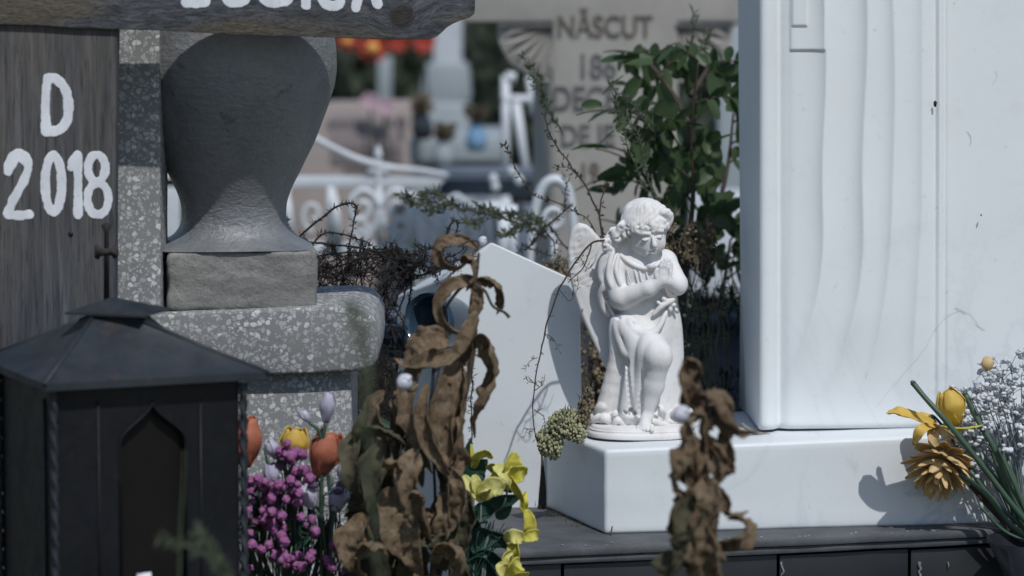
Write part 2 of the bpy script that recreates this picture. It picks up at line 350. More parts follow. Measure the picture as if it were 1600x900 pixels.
# marble block (lies on the ledge)
A=P(945,845,5.93); A[2]=zt; h=P(945,703,5.93)[2]-zt; th=math.radians(9)
dx=np.array((math.cos(th),math.sin(th),0)); dl=np.array((-.326,.946,0)); z=np.array((0,0,1.))
def block_top(x): return zt+h+.014*max(0,(x-A[0]))/.7
b=MB(); n=13; fr=[]; xs=np.linspace(0,.86,n)
B=A+dl*.275
a0,a1,a2,a3=A,A+dx*.95,A+dx*.95+(0,.6,0),B
b.hexa([a0,a1,a2,a3,a0+z*h,a1+z*(h+.019),a2+z*(h+.016),a3+z*(h-.002)])
tag(b.build('marble_block',M['marble'],bevel=.006,seg=3,rough=.0008,rs=18),'low white marble block carrying the kneeling angel and the tall carved headstone','marble block')

# headstone with carved drapery
def hs_off(px,py):
    def rid(x0,wd,am): 
        d=(px-x0)/wd; return am*math.exp(-d*d)
    def step(x0,wd,am): return am/(1+math.exp(-(px-x0)/wd))
    h=0
    t=max(0,(py-330)/330)
    h+=step(1216,2.2,-.008)+rid(1217,7,-.0075)+rid(1197,10,.004)
    h+=step(1232+2*math.sin(py/120),3,.004)
    # vertical folds that swing to the lower left
    s1=1288-90*t**2+3*math.sin(py/60); s2=1352-88*t**2+4*math.sin(py/75+1); s3=1396-70*t**2.2+3*math.sin(py/90); s4=1442-20*t
    fade=max(0,min(1,(655-py)/170)); fade=fade*fade*(3-2*fade)
    for sx,wd,am in ((s1,7,1),(s2,8,1.1),(s3,9,.9),(s4,12,.7)):
        d=px-sx; h+=fade*am*.0115*(math.exp(d/13) if d<0 else math.exp(-d/34)*(1-math.exp(-(d+1.2)/1.2)*.0))
    h+=rid(1463,3.0,-.005)+rid(1471,4.5,.005)*(1-.75*max(0,min(1,(py-250)/250)))+rid(1479,2.5,-.004)
    h+=step(1466,6,-.004)
    if 1233<px<1290 and py<80: 
        e=min(px-1234,1291-px,80-py); h+=.0035*min(1,max(0,e/2.5))
        if 1236<px<1262 and py<42:
            e=min(px-1237,1263-px,42-py); h+=.003*min(1,max(0,e/2.5))
    return h
root=thing('headstone','tall white marble headstone carved with hanging drapery folds at the right edge','headstone',P(1400,675,6.3))
b=MB(); Yh=6.08; V=[]; pxs=np.concatenate([np.linspace(1187,1300,70),np.linspace(1302,1640,150)]); pys=np.concatenate([np.linspace(-60,90,76),np.linspace(93,672,130)])
for py in pys:
    for px in pxs:
        q=P(px,py,Yh); y=Yh+(px-1187)*sc(Yh)*.07-hs_off(px,py)
        rnd=max(0,(1192-px)/5); y+=.004*rnd**2
        bt=max(0,(py-664)/8.); y+=.006*bt**2
        V.append((q[0]+.0,y,q[2]))
nr=len(pys); nc=len(pxs)
b.add(V,[(i*nc+j,(i+1)*nc+j,(i+1)*nc+j+1,i*nc+j+1) for i in range(nr-1) for j in range(nc-1)])
zb=P(1187,672,Yh)[2]
b.build('carved_face',M['marble2'],root)
b=MB(); V=[]
for py in pys:                                   # shaded flank, butted to the carved face
    q=P(1187,py,Yh); bt=max(0,(py-664)/8.)
    V+= [(q[0],Yh+.004-hs_off(1187,py)+.006*bt**2,q[2]),(P(1153+.008*max(py,0),py,Yh+.3)[0],Yh+.3,q[2])]
b.add(V,[(i*2,i*2+1,(i+1)*2+1,(i+1)*2) for i in range(nr-1)])
b.build('flank',M['marble2'],root,smooth=False)
def face_at(px,py,out=.0004):
    q=P(px,py,Yh); y=Yh+(px-1187)*sc(Yh)*.07-hs_off(px,py)-out; return np.array((q[0],y,q[2]))
mv=simple('grey_marble_vein',(.52,.55,.59),(.64,.66,.69),60,.55,.1,200)
for pts,w0 in (([(1370,640),(1392,612),(1420,580),(1446,548),(1462,520),(1480,500),(1500,490),(1516,493),(1532,510)],.8),([(1494,484),(1503,488),(1512,494)],2.6),([(1528,510),(1536,516),(1543,520)],2.0),([(1514,206),(1519,214),(1521,222),(1518,230)],1.6),([(1558,112),(1562,120),(1554,136)],.9)):
    b=MB(); pp=crom([(x,y,0) for x,y in pts],6); V=[]; n=len(pp)
    for i in range(n):
        T=unit(pp[min(i+1,n-1)]-pp[max(i-1,0)]); Nn=np.array((-T[1],T[0],0)); ww=w0*(.55+.8*abs(mnoise.noise(Vector((i*.35,w0,pts[0][0])))))*math.sin(math.pi*(i+.5)/n)**.4
        jt=1.5*mnoise.noise(Vector((i*.5,7,pts[0][1])))
        for sg in (1,-1): q=pp[i]+Nn*(ww*sg+jt); V.append(face_at(q[0],q[1]))
    b.add(V,[(2*i,2*i+1,2*i+3,2*i+2) for i in range(n-1)]); b.build('grey_vein',mv,root)
b=MB(); x0=P(1187,0,Yh)[0]; x1=P(1640,0,Yh)[0]; ztp=P(1187,-60,Yh)[2]
b.hexa([(x0+.01,Yh+.06,zb-.003),(x1,Yh+.06,zb),(x1,Yh+.34,zb),(x0-.01,Yh+.30,zb-.003),(x0+.01,Yh+.06,ztp),(x1,Yh+.06,ztp),(x1,Yh+.34,ztp),(x0-.01,Yh+.30,ztp)]); b.build('core',M['marble2'],root)
b=MB(); b.tube(PP([(1158,662,.03),(1175,674,.03),(1205,681,.02),(1245,684,.02),(1260,680,.012),(1285,678,.01),(1400,674,.005),(1520,672,0)],6.09,5),[.0035,.004,.003,.0035,.0016,.002,.001],6)
b.build('mortar_joint',simple('dirty_mortar',(.14,.13,.115),(.25,.24,.22),50,.95,.8,200,.003),root)
b=MB(); b.ell(P(1461,162,6.09),(.003,.004,.0045),7,5,nzamp=.3); b.build('lichen_speck',M['bramble'],root); b=MB(); b.ell(P(1533,336,6.10),(.0015,.004,.0015),6,4); b.build('lichen_speck',M['bramble'],root)

# gabled marble pillar
N_=P(705,430,6.2); Lf=P(620,463,6.42); Rt=P(906,441,6.195); Ap=P(768,378,6.20); Ab=P(706,415,6.44); Rk=P(905,440,6.19)+(-.02,.28,-.05)
root=thing('marble_pillar','short white marble pillar with low pointed top left of the kneeling angel','grave pillar',(P(790,700,6.3)[0],6.35,0))
bk=np.array((Rt[0]+Lf[0]-N_[0],6.55,Rt[2]+.03)); lo=lambda q,x=0:(q[0]+x,q[1],.25)
b=MB(); b.add([N_,Rt,Ap,lo(N_,-.004),lo(Rt,.012),Lf,Ab,Rk,lo(Lf),lo(Rk)],[(3,4,1,2,0),(8,3,0,5),(5,0,2,6),(2,1,7,6),(4,9,7,1),(9,8,5,6,7),(8,9,4,3)])
b.build('pillar_body',M['marble'],root,bevel=.003,seg=2,sharp=14)
b=MB(); b.tube(PP([(846,700),(848,745),(847,795)],6.10,6),[.001,.002,.004,.006,.007],6); b.build('dark_seam',M['soil'],root)  # dark strip along the seam, wider towards the bottom

# dark granite kerb behind, polished rounded top
root=thing('granite_wall','low polished dark granite grave surround behind the white angel','grave surround',(.05,6.75,0))
za=P(1100,505,6.75)[2]; x0=P(588,500,6.75)[0]; x1=P(1320,500,6.75)[0]
b=MB(); b.box((x0,6.76,0),(x1,6.86,za)); b.build('wall_slab',M['granite'],root)
b=MB(); b.tube([(x0,6.78,za),(x1,6.78,za)],.024,20); b.build('rounded_coping',simple('lit_slate_coping',(.07,.09,.125),(.05,.062,.085),20,.22,.05,60),root,sharp=60)  # coping coloured lighter than the wall for the light on its top
b=MB(); x0=P(576,520,6.05)[0]; x1=P(660,520,6.05)[0]
b.tube([P(572,524,6.28),P(660,530,6.28)],.021,24); b.tube([P(572,547,6.28),P(655,552,6.28)],.010,14)
o=b.build('pipe_rail',M['bluegloss'],sharp=60); tag(o,'glossy dark blue horizontal pipe between terrazzo slab and white pillar','pipe')
root=thing('votive_lamp','round blue-black glazed grave lamp with dark open mouth against the white pillar','grave lamp',P(655,560,6.1))
c=P(668,503,6.16); ax=unit((-.62,-.75,.12)); up=unit(np.cross(np.cross(ax,(0,0,1)),ax)); sd=np.cross(ax,up)
prof=[(-.10,.018),(-.085,.036),(-.05,.045),(-.012,.047),(0,.049),(.004,.047),(.002,.043),(-.01,.040),(-.06,.036),(-.075,.001)]
b=MB(); V=[]; ns=32
for (t,r) in prof:
    for j in range(ns):
        a=2*math.pi*j/ns; V.append(c+ax*t+r*(math.cos(a)*sd+math.sin(a)*up))
b.add(V,[(i*ns+j,i*ns+(j+1)%ns,(i+1)*ns+(j+1)%ns,(i+1)*ns+j) for i in range(len(prof)-1) for j in range(ns)])
b.build('lamp_bowl',M['bluegloss'],root,sharp=50)
b=MB(); b.tube([c-ax*.03-up*.03, c-ax*.03-up*.2],.007,8); b.build('lamp_foot',M['granite'],root)

# ================================================================ wooden cross
YC=5.516
WM=.304; WX=(180-800)*K*YC
def PW(px,py,off=0):                  # point of the (slightly turned) plane of the wooden cross
    x=(px-800)*K; z=(450-py)*K; dy=cP+z*sP; t=(YC-WM*WX+off)/(dy-WM*x)
    return np.array((x*t,dy*t,CZ+(-sP+z*cP)*t))
def wpoly(pts): return [P(x,y,YC) for x,y in pts][::-1]
root=thing('wooden_cross','weathered grey wooden cross with white hand painted name and the year 2018','wooden cross',(P(60,0,YC)[0],YC+.02,0))
rl=WL[root.name]; kn=PW(628,25)-rl
m_arm=m_wood('grey_weathered_board','x',kn,.75); m_post=m_wood('grey_weathered_post','z',None,.35)
bot=[(-160,30),(-60,34),(0,38),(60,40),(120,44),(180,46),(260,48),(340,53),(420,56),(500,58),(560,60),(620,62),(672,61),(683,57),(691,50),(698,43),(708,37),(720,32),(733,28),(741,22),(742,12),(742,-78),(-160,-78)]
b=MB(); b.prism([PW(x,y) for x,y in bot],(0,.03,0)); b.build('crossarm',m_arm,root,bevel=.0018)
pr=[(-60,-160),(186,-160),(184,0),(181,150),(180,480),(176,760),(-60,760)]
b=MB(); b.prism([PW(x,y,.009) for x,y in pr][::-1],(0,.04,0)); b.build('post',m_post,root,bevel=.0018)
# painted characters as brush strokes
def snets(F,o,h):
    Sg=F<0
    c=[Sg[i:F.shape[0]-1+i,j:F.shape[1]-1+j,k:F.shape[2]-1+k] for i in (0,1) for j in (0,1) for k in (0,1)]
    s=sum(x.astype(np.int8) for x in c); ix=np.argwhere((s>0)&(s<8)); Kn=len(ix)
    acc=np.zeros((Kn,3)); cnt=np.zeros(Kn)
    cor=[(i,j,k) for i in (0,1) for j in (0,1) for k in (0,1)]
    val={q:F[ix[:,0]+q[0],ix[:,1]+q[1],ix[:,2]+q[2]] for q in cor}
    for a in cor:
        for d in range(3):
            if a[d]==0:
                e=list(a); e[d]=1; e=tuple(e); fa,fb=val[a],val[e]; m=(fa<0)!=(fb<0)
                t=np.where(m,fa/np.where(m,fa-fb,1),0); p=np.tile(np.array(a,float),(Kn,1)); p[:,d]+=t
                acc[m]+=p[m]; cnt[m]+=1
    V=(ix+acc/cnt[:,None])*h+np.array(o); gid=-np.ones(s.shape,int); gid[tuple(ix.T)]=np.arange(Kn)
    Q=[]
    for d in range(3):
        A_=[slice(None)]*3; B_=[slice(None)]*3; A_[d]=slice(0,-1); B_[d]=slice(1,None)
        a=Sg[tuple(A_)]; bb=Sg[tuple(B_)]; e=np.argwhere(a!=bb)
        u,v=(d+1)%3,(d+2)%3
        ok=(e[:,u]>0)&(e[:,v]>0)&(e[:,u]<F.shape[u]-1)&(e[:,v]<F.shape[v]-1); e=e[ok]
        fl=a[tuple(e.T)]
        def g(du,dv):
            q=e.copy(); q[:,u]-=du; q[:,v]-=dv; return gid[tuple(q.T)]
        q=np.stack([g(1,1),g(0,1),g(0,0),g(1,0)],1); q[~fl]=q[~fl][:,::-1]; Q.append(q)
    return V,np.vstack(Q)
def lens(cx,cy,rx,ry,a0=0,a1=360,n=20): return [(cx+rx*math.cos(math.radians(a0+(a1-a0)*i/n)),cy+ry*math.sin(math.radians(a0+(a1-a0)*i/n))) for i in range(n+1)]
def glyph(name,strokes,wid,Y,mt,parent,th=.0005,h=1.1,label=None):
    al=np.vstack([np.array(q) for q in strokes]); lo=al.min(0)-wid-4; hi=al.max(0)+wid+4
    xs=np.arange(lo[0],hi[0],h); ys=np.arange(lo[1],hi[1],h); X,Z=np.meshgrid(xs,ys,indexing='ij'); D=np.full(X.shape,99.)
    for st in strokes:
        st=crom([(q[0],q[1],0) for q in st],4)[:,:2] if len(st)<12 else np.array(st)
        for i in range(len(st)-1):
            a,b_=st[i],st[i+1]; ab=b_-a; L=(ab**2).sum()+1e-9; t=np.clip(((X-a[0])*ab[0]+(Z-a[1])*ab[1])/L,0,1)
            D=np.minimum(D,np.hypot(X-a[0]-t*ab[0],Z-a[1]-t*ab[1])-wid*.5*(1+.10*math.sin(i*.7+a[0])))
    D+=.45*np.sin(X*.35+Z*.12)*np.sin(Z*.31)+.3*np.sin(X*1.1+Z*.9)
    C=np.arange(-3,4)*1.0; F=np.maximum(D[:,:,None]+0*C, np.abs(C)[None,None,:]-1.5)
    V,Q=snets(F,(lo[0],lo[1],-3),np.array((h,h,1.)))
    W=np.array([PW(v[0],v[1],Y) for v in V]); W[:,1]-= V[:,2]*th/1.5
    b=MB(); b.add(W,Q[:,::-1].tolist()); return b.build(name,mt,parent,sharp=50,label=label)
YP=.0085
glyph('painted_letter',[[(74,122),(71,160),(72,205)],[(74,122),(88,124),(102,140),(107,165),(104,190),(92,203),(72,207)]],15,YP,M['paint'],root)
glyph('painted_digit',[[(13,268),(16,250),(28,240),(40,246),(44,262),(36,285),(22,310),(12,334)],[(12,336),(30,337),(46,335)],[(14,262),(30,243),(38,252)]],14,YP,M['paint'],root)
glyph('painted_digit',[lens(83.5,287,13,44)],14,YP,M['paint'],root)
glyph('painted_digit',[[(111,262),(115,250),(121,243)],[(121,243),(122,290),(122,335)]],14,YP,M['paint'],root)
glyph('painted_digit',[lens(151,263,13.5,21),lens(153,311,16.5,25)],13,YP,M['paint'],root)
YA=-.0005
for st in ([[(292,-40),(291,0)],[(291,4),(306,5),(321,3)]],[[(352,-40),(350,-12),(358,2),(368,4),(380,1),(388,-14),(388,-40)]],
           [[(445,-36),(425,-40),(410,-20),(412,-2),(428,5),(447,2),(452,-6)]],[[(478,-40),(478,8)]],
           [[(532,-36),(512,-38),(503,-18),(504,-2),(512,8),(526,9),(532,4)]],[[(556,12),(562,-14),(572,-40),(582,-14),(590,6)],[(562,-16),(583,-16)]]):
    glyph('painted_letter',st,15,YA,M['paint'],root)
b=MB(); YX=.0085
b.prism([PW(x,y,YX) for x,y in ((158,352),(166,347),(175,352),(170,362),(171,480),(162,480),(163,362))][::-1],(0,.001,0)); b.prism([PW(x,y,YX-.0005) for x,y in ((148,384),(154,382),(158,388),(174,388),(179,382),(185,385),(185,401),(179,404),(174,398),(158,399),(154,405),(148,402))][::-1],(0,.001,0))
b.build('dark_cross_mark',simple('dark_stain',(.022,.018,.017),(.035,.028,.025),40,.9,.3,100),root,label='small dark cross mark on the post')
b=MB(); b.ell(PW(110,366,.009),(.004,.002,.004),10,6); b.build('screw_head',M['iron'],root)

# ================================================================ terrazzo post, baluster, rail
YT=5.678
b=MB(); b.prism([P(x,y,YT+.00028*(x-215)) for x,y in ((170,-80),(249,-80),(252,620),(170,620))][::-1],(0,.12,0))
tag(b.build('terrazzo_post',M['terrazzo'],bevel=.002,rough=.0006,rs=40),'square speckled terrazzo post between wooden cross and concrete baluster','post')
root=thing('baluster','stout bell shaped grey concrete baluster on a rough square plinth','baluster',P(370,487,5.82))
YB=5.83; cx=P(363,0,YB)[0]; s_=sc(YB)
prof=[(-60,100),(-20,128),(20,148),(60,158),(100,161),(130,158),(160,150),(190,139),(220,127),(250,112),(280,97),(300,88),(316,83),(330,81.5),(342,82),(354,86),(364,93),(371,102),(377,112),(382,121)]
pr=crom([(y,r,0) for y,r in prof],6)[:,:2]; b=MB(); V=[]; ns=128
for (y,r) in pr:
    zz=P(363,y,YB)[2]
    for j in range(ns):
        a=2*math.pi*j/ns; q=np.array((math.cos(a),math.sin(a))); q7=np.array((math.cos(a-.12),math.sin(a-.12)))
        f=1+.012*mnoise.noise(Vector((q[0]*2,q[1]*2,zz*9)))+.004*mnoise.noise(Vector((q[0]*9,q[1]*9,zz*50)))
        sq=1
        if y>354: k=(y-354)/28; m=max(abs(q7[0]),abs(q7[1])); sq=1+k*k*(1/m-1)*.75
        V.append((cx+q[0]*r*s_*f*sq,YB+q[1]*r*s_*f*sq,zz))
n=len(pr); b.add(V,[(i*ns+j,(i+1)*ns+j,(i+1)*ns+(j+1)%ns,i*ns+(j+1)%ns) for i in range(n-1) for j in range(ns)]+[tuple(range(ns))])
b.build('vase_body',M['concrete'],root)
hb=115*s_; b=MB(); z1=P(363,382,YB)[2]+.0005; z0=P(370,485,YB-hb)[2]; cx2=P(370,0,YB)[0]
rt_=lambda x,y,z_:(cx2+x*math.cos(.12)-y*math.sin(.12),YB+x*math.sin(.12)+y*math.cos(.12),z_); b.hexa([rt_(-hb,-hb,z0),rt_(hb,-hb,z0),rt_(hb,hb,z0),rt_(-hb,hb,z0),rt_(-hb,-hb,z1),rt_(hb,-hb,z1),rt_(hb,hb,z1),rt_(-hb,hb,z1)]); b.build('plinth',M['concrete_plinth'],root,bevel=.007,seg=3,rough=.0035,rs=28)
YR=YB-hb-.022
fr=[(150,492),(255,490),(400,484),(520,478),(548,477),(568,481),(583,492),(591,510),(592,540),(590,562),(582,574),(560,580),(480,585),(375,587),(150,592)]
b=MB(); b.prism([P(x,y,YR+.00012*(x-370)) for x,y in fr][::-1],(0,.30,0)); root=thing('terrazzo_balustrade_base','thick round-ended terrazzo slab with recessed wall beneath the concrete baluster','balustrade base',(P(420,500,YR)[0],YR+.1,0))
b.build('slab',M['terrazzo'],root,bevel=.006,seg=3)
b=MB(); b.prism([P(x,y,YR+.025+.00012*(x-370)) for x,y in ((150,560),(549,560),(548,1400),(150,1400))][::-1],(0,.24,0)); b.build('wall_panel',M['terrazzo'],root,bevel=.002)

# ================================================================ lantern
root=thing('grave_lantern','black metal grave lantern with rusty pyramid roof and twisted corner bars at lower left','lantern',(P(150,900,5.2)[0],5.2,.36))
N0=np.array((P(88,620,5.08)[0],5.08)); wd=.258; th=math.radians(24)
u=np.array((math.cos(th),math.sin(th))); v=np.array((-math.sin(th),math.cos(th)))
def LP(a,bb,z): q=N0+u*a+v*bb; return np.array((q[0],q[1],z))
zR=P(70,598,5.065)[2]; zTop=P(178,487,5.25)[2]; apx=P(176,480,5.25)
ov=.022
b=MB(); cor=[LP(-ov,-ov,zR),LP(wd+ov+.012,-ov,zR),LP(wd+ov,wd+ov,zR),LP(-ov,wd+ov,zR)]
tp=[apx+np.array((x,y,0)) for x,y in ((-.022,-.012),(.02,-.03),(.035,.02),(-.01,.03))]
for i in range(4): tp[i][2]=zTop
ct=[q-np.array((0,0,.010)) for q in cor]
ns=12; V=[]
for i in range(4):   # each roof plane slightly dished
    a,c_,d,e=cor[i],cor[(i+1)%4],tp[(i+1)%4],tp[i]; G=[]
    for r in range(ns+1):
        for k in range(ns+1):
            p=(a*(1-k/ns)+c_*(k/ns))*(1-r/ns)+(e*(1-k/ns)+d*(k/ns))*(r/ns); p=p.copy(); s1=math.sin(math.pi*k/ns)*math.sin(math.pi*r/ns)
            p[2]-=.006*s1; p+=.0016*mnoise.noise(Vector(p*14))*s1; G.append(p)
    b.add(G,[(r*(ns+1)+k,r*(ns+1)+k+1,(r+1)*(ns+1)+k+1,(r+1)*(ns+1)+k) for r in range(ns) for k in range(ns)])
for i in range(4): b.add([cor[i],cor[(i+1)%4],ct[(i+1)%4],ct[i]],[(3,2,1,0)])
b.add(ct,[(3,2,1,0)])
rf=b.build('roof',M['roofiron'],root,sharp=25); WL[rf.name]=WL[root.name]
b=MB()
for i in range(4): b.tube([cor[i]+(cor[i]-apx)*.01,(cor[i]+tp[i])/2+(0,0,-.001),tp[i]],.0032,8)
b.build('roof_seam',M['roofiron'],rf)
cb=[apx+np.array((x,y,0)) for x,y in ((-.064,-.018),(.045,-.055),(.078,.035),(-.03,.07))]
for q in cb: q[2]=zTop+.001
ap2=apx.copy(); ap2[2]=P(178,464,5.25)[2]; b=MB(); b.add([*cb,ap2,*[q-np.array((0,0,.003)) for q in cb]],[(0,1,4),(1,2,4),(2,3,4),(3,0,4),(5,6,1,0),(6,7,2,1),(7,8,3,2),(8,5,0,3),(8,7,6,5)])
b.build('roof_cap',M['roofiron'],rf,sharp=20)
zB=.40; zT=zR-.010
def face(o_,du,dn,name):
    def L(a,z,n=0): q=N0+o_+du*a+dn*n; return (q[0],q[1],z)
    a0,a1=wd*.34,wd*.70; am=(a0+a1)/2; zs=zR-.088; za=zR-.034
    arch=[(a0,zB+.03)]+[(a0+(am-a0)*(1-math.cos(t))**1.0 if 0 else a0+(am-a0)*math.sin(t)**1.6 ,zs+(za-zs)*(t/(math.pi/2))**.9) for t in np.linspace(0,math.pi/2,10)]
    la=arch; ra=[(2*am-x,z) for x,z in arch[::-1]][1:]
    b=MB(); A1=[L(0,zB)]+[L(am,zB)]+[L(am,zB+.03)]+[L(x,z) for x,z in la]+[L(am,zT),L(0,zT)]
    b.add(A1,[tuple(range(len(A1)))])
    A2=[L(am,zB),L(wd,zB),L(wd,zT),L(am,zT)]+[L(am,za)]+[L(x,z) for x,z in ra]+[L(am,zB+.03)]
    b.add(A2,[tuple(range(len(A2)))])
    b.build(name,M['iron'],root,smooth=False)
    b=MB(); b.tube([L(x,z,-.001) for x,z in la+ra],.0022,8); b.tube([L(a0-.03,zT-.02,-.001),L(a0-.03,zB,-.001)],.0018,6); b.tube([L(a1+.022,zT-.03,-.001),L(a1+.022,zB,-.001)],.0018,6)
    fr=b.build('window_frame',M['iron'],root); WL[fr.name]=WL[root.name]
    b=MB(); b.add([L(a0-.01,zB,.012),L(a1+.01,zB,.012),L(a1+.01,za+.01,.012),L(a0-.01,za+.01,.012)],[(0,1,2,3)]); b.build('pane',M['glassdark'],fr,smooth=False)
face(np.array((0.,0.)),u,v,'front_panel')
b=MB(); b.add([LP(0,wd,zB),LP(0,0.001,zB),LP(0,0.001,zT),LP(0,wd,zT)],[(0,1,2,3)]); b.build('side_panel',M['iron'],root,smooth=False)
b=MB(); b.tube([LP(-.002,.05,zT-.02),LP(-.002,.05,zB)],.0018,6); b.build('panel_rib',M['iron'],root)
b=MB(); bx=[LP(0.002,wd,zB),LP(wd,wd,zB),LP(wd,wd,zT),LP(.002,wd,zT)]; b.add(bx,[(0,1,2,3)]); bx=[LP(wd,.002,zB),LP(wd,wd,zB),LP(wd,wd,zT),LP(wd,.002,zT)]; b.add(bx,[(0,1,2,3)])
b.add([LP(0,0,zB),LP(wd,0,zB),LP(wd,wd,zB),LP(0,wd,zB)],[(0,1,2,3)]); b.build('rear_panels',M['iron'],root,smooth=False)
for q in ((-.005,-.005),(wd+.005,-.005),(-.005,wd)):
    b=MB(); n=150; zz=np.linspace(zT-.006,zB,n); base=LP(*q,0); V=[]
    for i,zc in enumerate(zz):
        for k in range(8):
            tw=i*.34; a=tw+k*math.pi/4; r=.0062 if k%4==0 else .0036 if k%2==0 else .0042
            r=.0036+.0028*abs(math.cos(k*math.pi/4)); V.append((base[0]+r*math.cos(a),base[1]+r*math.sin(a),zc))
    b.add(V,[(i*8+j,(i+1)*8+j,(i+1)*8+(j+1)%8,i*8+(j+1)%8) for i in range(n-1) for j in range(8)]); b.build('twisted_bar',M['roofiron'],root)
b=MB(); b.hexa([LP(-.02,-.02,.355),LP(wd+.02,-.02,.355),LP(wd+.02,wd+.02,.355),LP(-.02,wd+.02,.355),LP(-.02,-.02,.40),LP(wd+.02,-.02,.40),LP(wd+.02,wd+.02,.40),LP(-.02,wd+.02,.40)]); b.build('lantern_base',M['iron'],root,bevel=.003)
b=MB(); b.prism([P(x,y,5.03) for x,y in ((214,897),(236,894),(238,925),(212,925))][::-1],(0,.002,0)); tag(b.build('paper_scrap',M['paint']),'tiny white scrap of paper at the foot of the black lantern','paper')

# ================================================================ background
def txt(s,px,py,h,Y,mt,parent,wx=.8,name='engraved_letters'):
    c=bpy.data.curves.new('t','FONT'); c.body=s; c.size=1; c.extrude=.02; c.align_x='CENTER'; c.offset=.012
    o=bpy.data.objects.new('t',c); COL.objects.link(o); bpy.context.view_layer.update()
    me=bpy.data.meshes.new_from_object(o.evaluated_get(bpy.context.evaluated_depsgraph_get())); bpy.data.objects.remove(o)
    V=np.array([v.co[:] for v in me.vertices]); F=[tuple(p.vertices) for p in me.polygons]
    k=h*sc(Y)/.72; c0=P(px,py,Y); W=np.stack([c0[0]+V[:,0]*k*wx,c0[1]-V[:,2]*.1,c0[2]+V[:,1]*k-h*sc(Y)/2],1)
    b=MB(); b.add(W,F); return b.build(name,mt,parent,smooth=False)
YS=8.2; root=thing('stone_cross','big worn grey stone cross with fan carvings and faded lettering behind the shrub','stone cross',(P(970,300,YS)[0],YS+.12,0))
b=MB(); b.prism([P(x,y,YS) for x,y in ((735,-160),(1210,-160),(1210,36),(1060,36),(1060,1200),(862,1200),(862,36),(720,36))][::-1],(0,.22,0)); b.build('cross_body',M['tomb'],root,bevel=.01)
b=MB(); q0=P(860,126,YS+.004); q1=P(832,120,YS+.25); b.hexa([(q0[0],q0[1],0),(q0[0]+.1,q0[1],0),(q0[0]+.1,q1[1],0),(q1[0],q1[1],0),(q0[0],q0[1],q0[2]),(q0[0]+.1,q0[1],q0[2]),(q0[0]+.1,q1[1],q0[2]),(q1[0],q1[1],q0[2])]); b.build('shaded_flank',M['tomb'],root,bevel=.01)
for cxp,sg in ((866,-1),(1056,1)):
    for i in range(6):
        a0=math.radians(2+i*15); a1=math.radians(2+(i+1)*15-1.5); b=MB(); R=86+4*math.sin(i)
        ring=[(cxp+sg*R*math.cos(a),40+R*math.sin(a)) for a in np.linspace(a0,a1,5)]
        pts=[(cxp,40)]+ring; V=[P(x,y,YS+.012) for x,y in pts]; mid=P(cxp+sg*R*.7*math.cos((a0+a1)/2),40+R*.7*math.sin((a0+a1)/2),YS-.004)
        mm=np.array([*V,mid]); n=len(V); F=[((i2),(i2+1)%n,n) if sg>0 else ((i2+1)%n,i2,n) for i2 in range(n)]
        b.add(mm,F); b.build('fan_ray',M['tomb'],root,smooth=False)
    b=MB(); R=90; pts=[(cxp,36)]+[(cxp+sg*R*math.cos(a),38+R*math.sin(a)) for a in np.linspace(0,math.pi/2,12)]
    pts=pts[::-1] if sg>0 else pts
    b.prism([P(x,y,YS+.014) for x,y in pts],(0,.12,0)); b.build('fan_backing',M['tomb'],root,smooth=False)
    b=MB(); b.prism([P(x,y,YS-.004) for x,y in ((min(cxp,cxp+sg*88),37),(max(cxp,cxp+sg*88),37),(max(cxp,cxp+sg*88),42),(min(cxp,cxp+sg*88),42))][::-1],(0,.01,0)); b.build('groove_shade_strip',M['tomb_dark'],root,smooth=False)  # raised dark strip, its colour standing in for the shade of a groove
b=MB(); YW=YS-.002
txt('NĂSCUT',945,40,34,YW,M['tomb_rust'],root); txt('186',932,102,38,YW,M['tomb_dark'],root); txt('DECE',914,152,38,YW,M['tomb_dark'],root)
txt('DE IE',918,210,34,YW,M['tomb_dark'],root); txt('19',920,268,30,YW,M['tomb_rust'],root)
# white iron fence
YF=8.9; f_=sc(YF); root=thing('iron_fence','ornate white iron grave fence with scrolls and spear finials behind the brambles','fence',(P(560,400,YF)[0],YF,0))
def bar(pts,r,name='rail',nn=6,Y=YF,par=None):
    b=MB(); b.tube(PP(pts,Y,nn) if nn else PP(pts,Y),[q*sc(Y) for q in (r if hasattr(r,'__len__') else (r,r))],10); return b.build(name,M['ironwhite'],par or root)
def flat(x0,y0,x1,y1,d=.03,name='rail',Y=YF,m='ironwhite',par=None,x1b=None):
    b=MB(); b.prism([P(x,y,Y) for x,y in ((x0,y0),(x1,y0),(x1b or x1,y1),(x0,y1))][::-1],(0,d,0)); return b.build(name,M[m],par or root,bevel=.004)
flat(200,276,702,294,x1b=684); flat(200,379,800,397); flat(200,252,282,375,.02,'panel')
def spiral(cx,cy,r0,turns,a0,dirn,n=40,sy=1):
    return [(cx+r0*(1-t*.78)*math.cos(a0+dirn*t*turns*2*math.pi),cy+sy*r0*(1-t*.78)*math.sin(a0+dirn*t*turns*2*math.pi)) for t in np.linspace(0,1,n)]
for x in (448,516,592): bar([(x,292),(x,382)],5.5,'picket',0)
bar([(592,380),(591,262),(591,245),(591,228)],(5,5,5,7,2.5),'spear_finial')
bar([(574,268),(608,268)],5,'spear_collar',0)
for x in (448,522):
    b=MB(); b.prism([P(px,py,YF-.02) for px,py in ((x-12,380),(x+14,380),(x+8,320),(x+1,292),(x-7,320))],(0,.014,0)); b.build('leaf_blade',M['ironwhite'],root)
bar(spiral(489,336,18,1.1,math.pi/2,1,sy=1.4),4,'scroll',0)
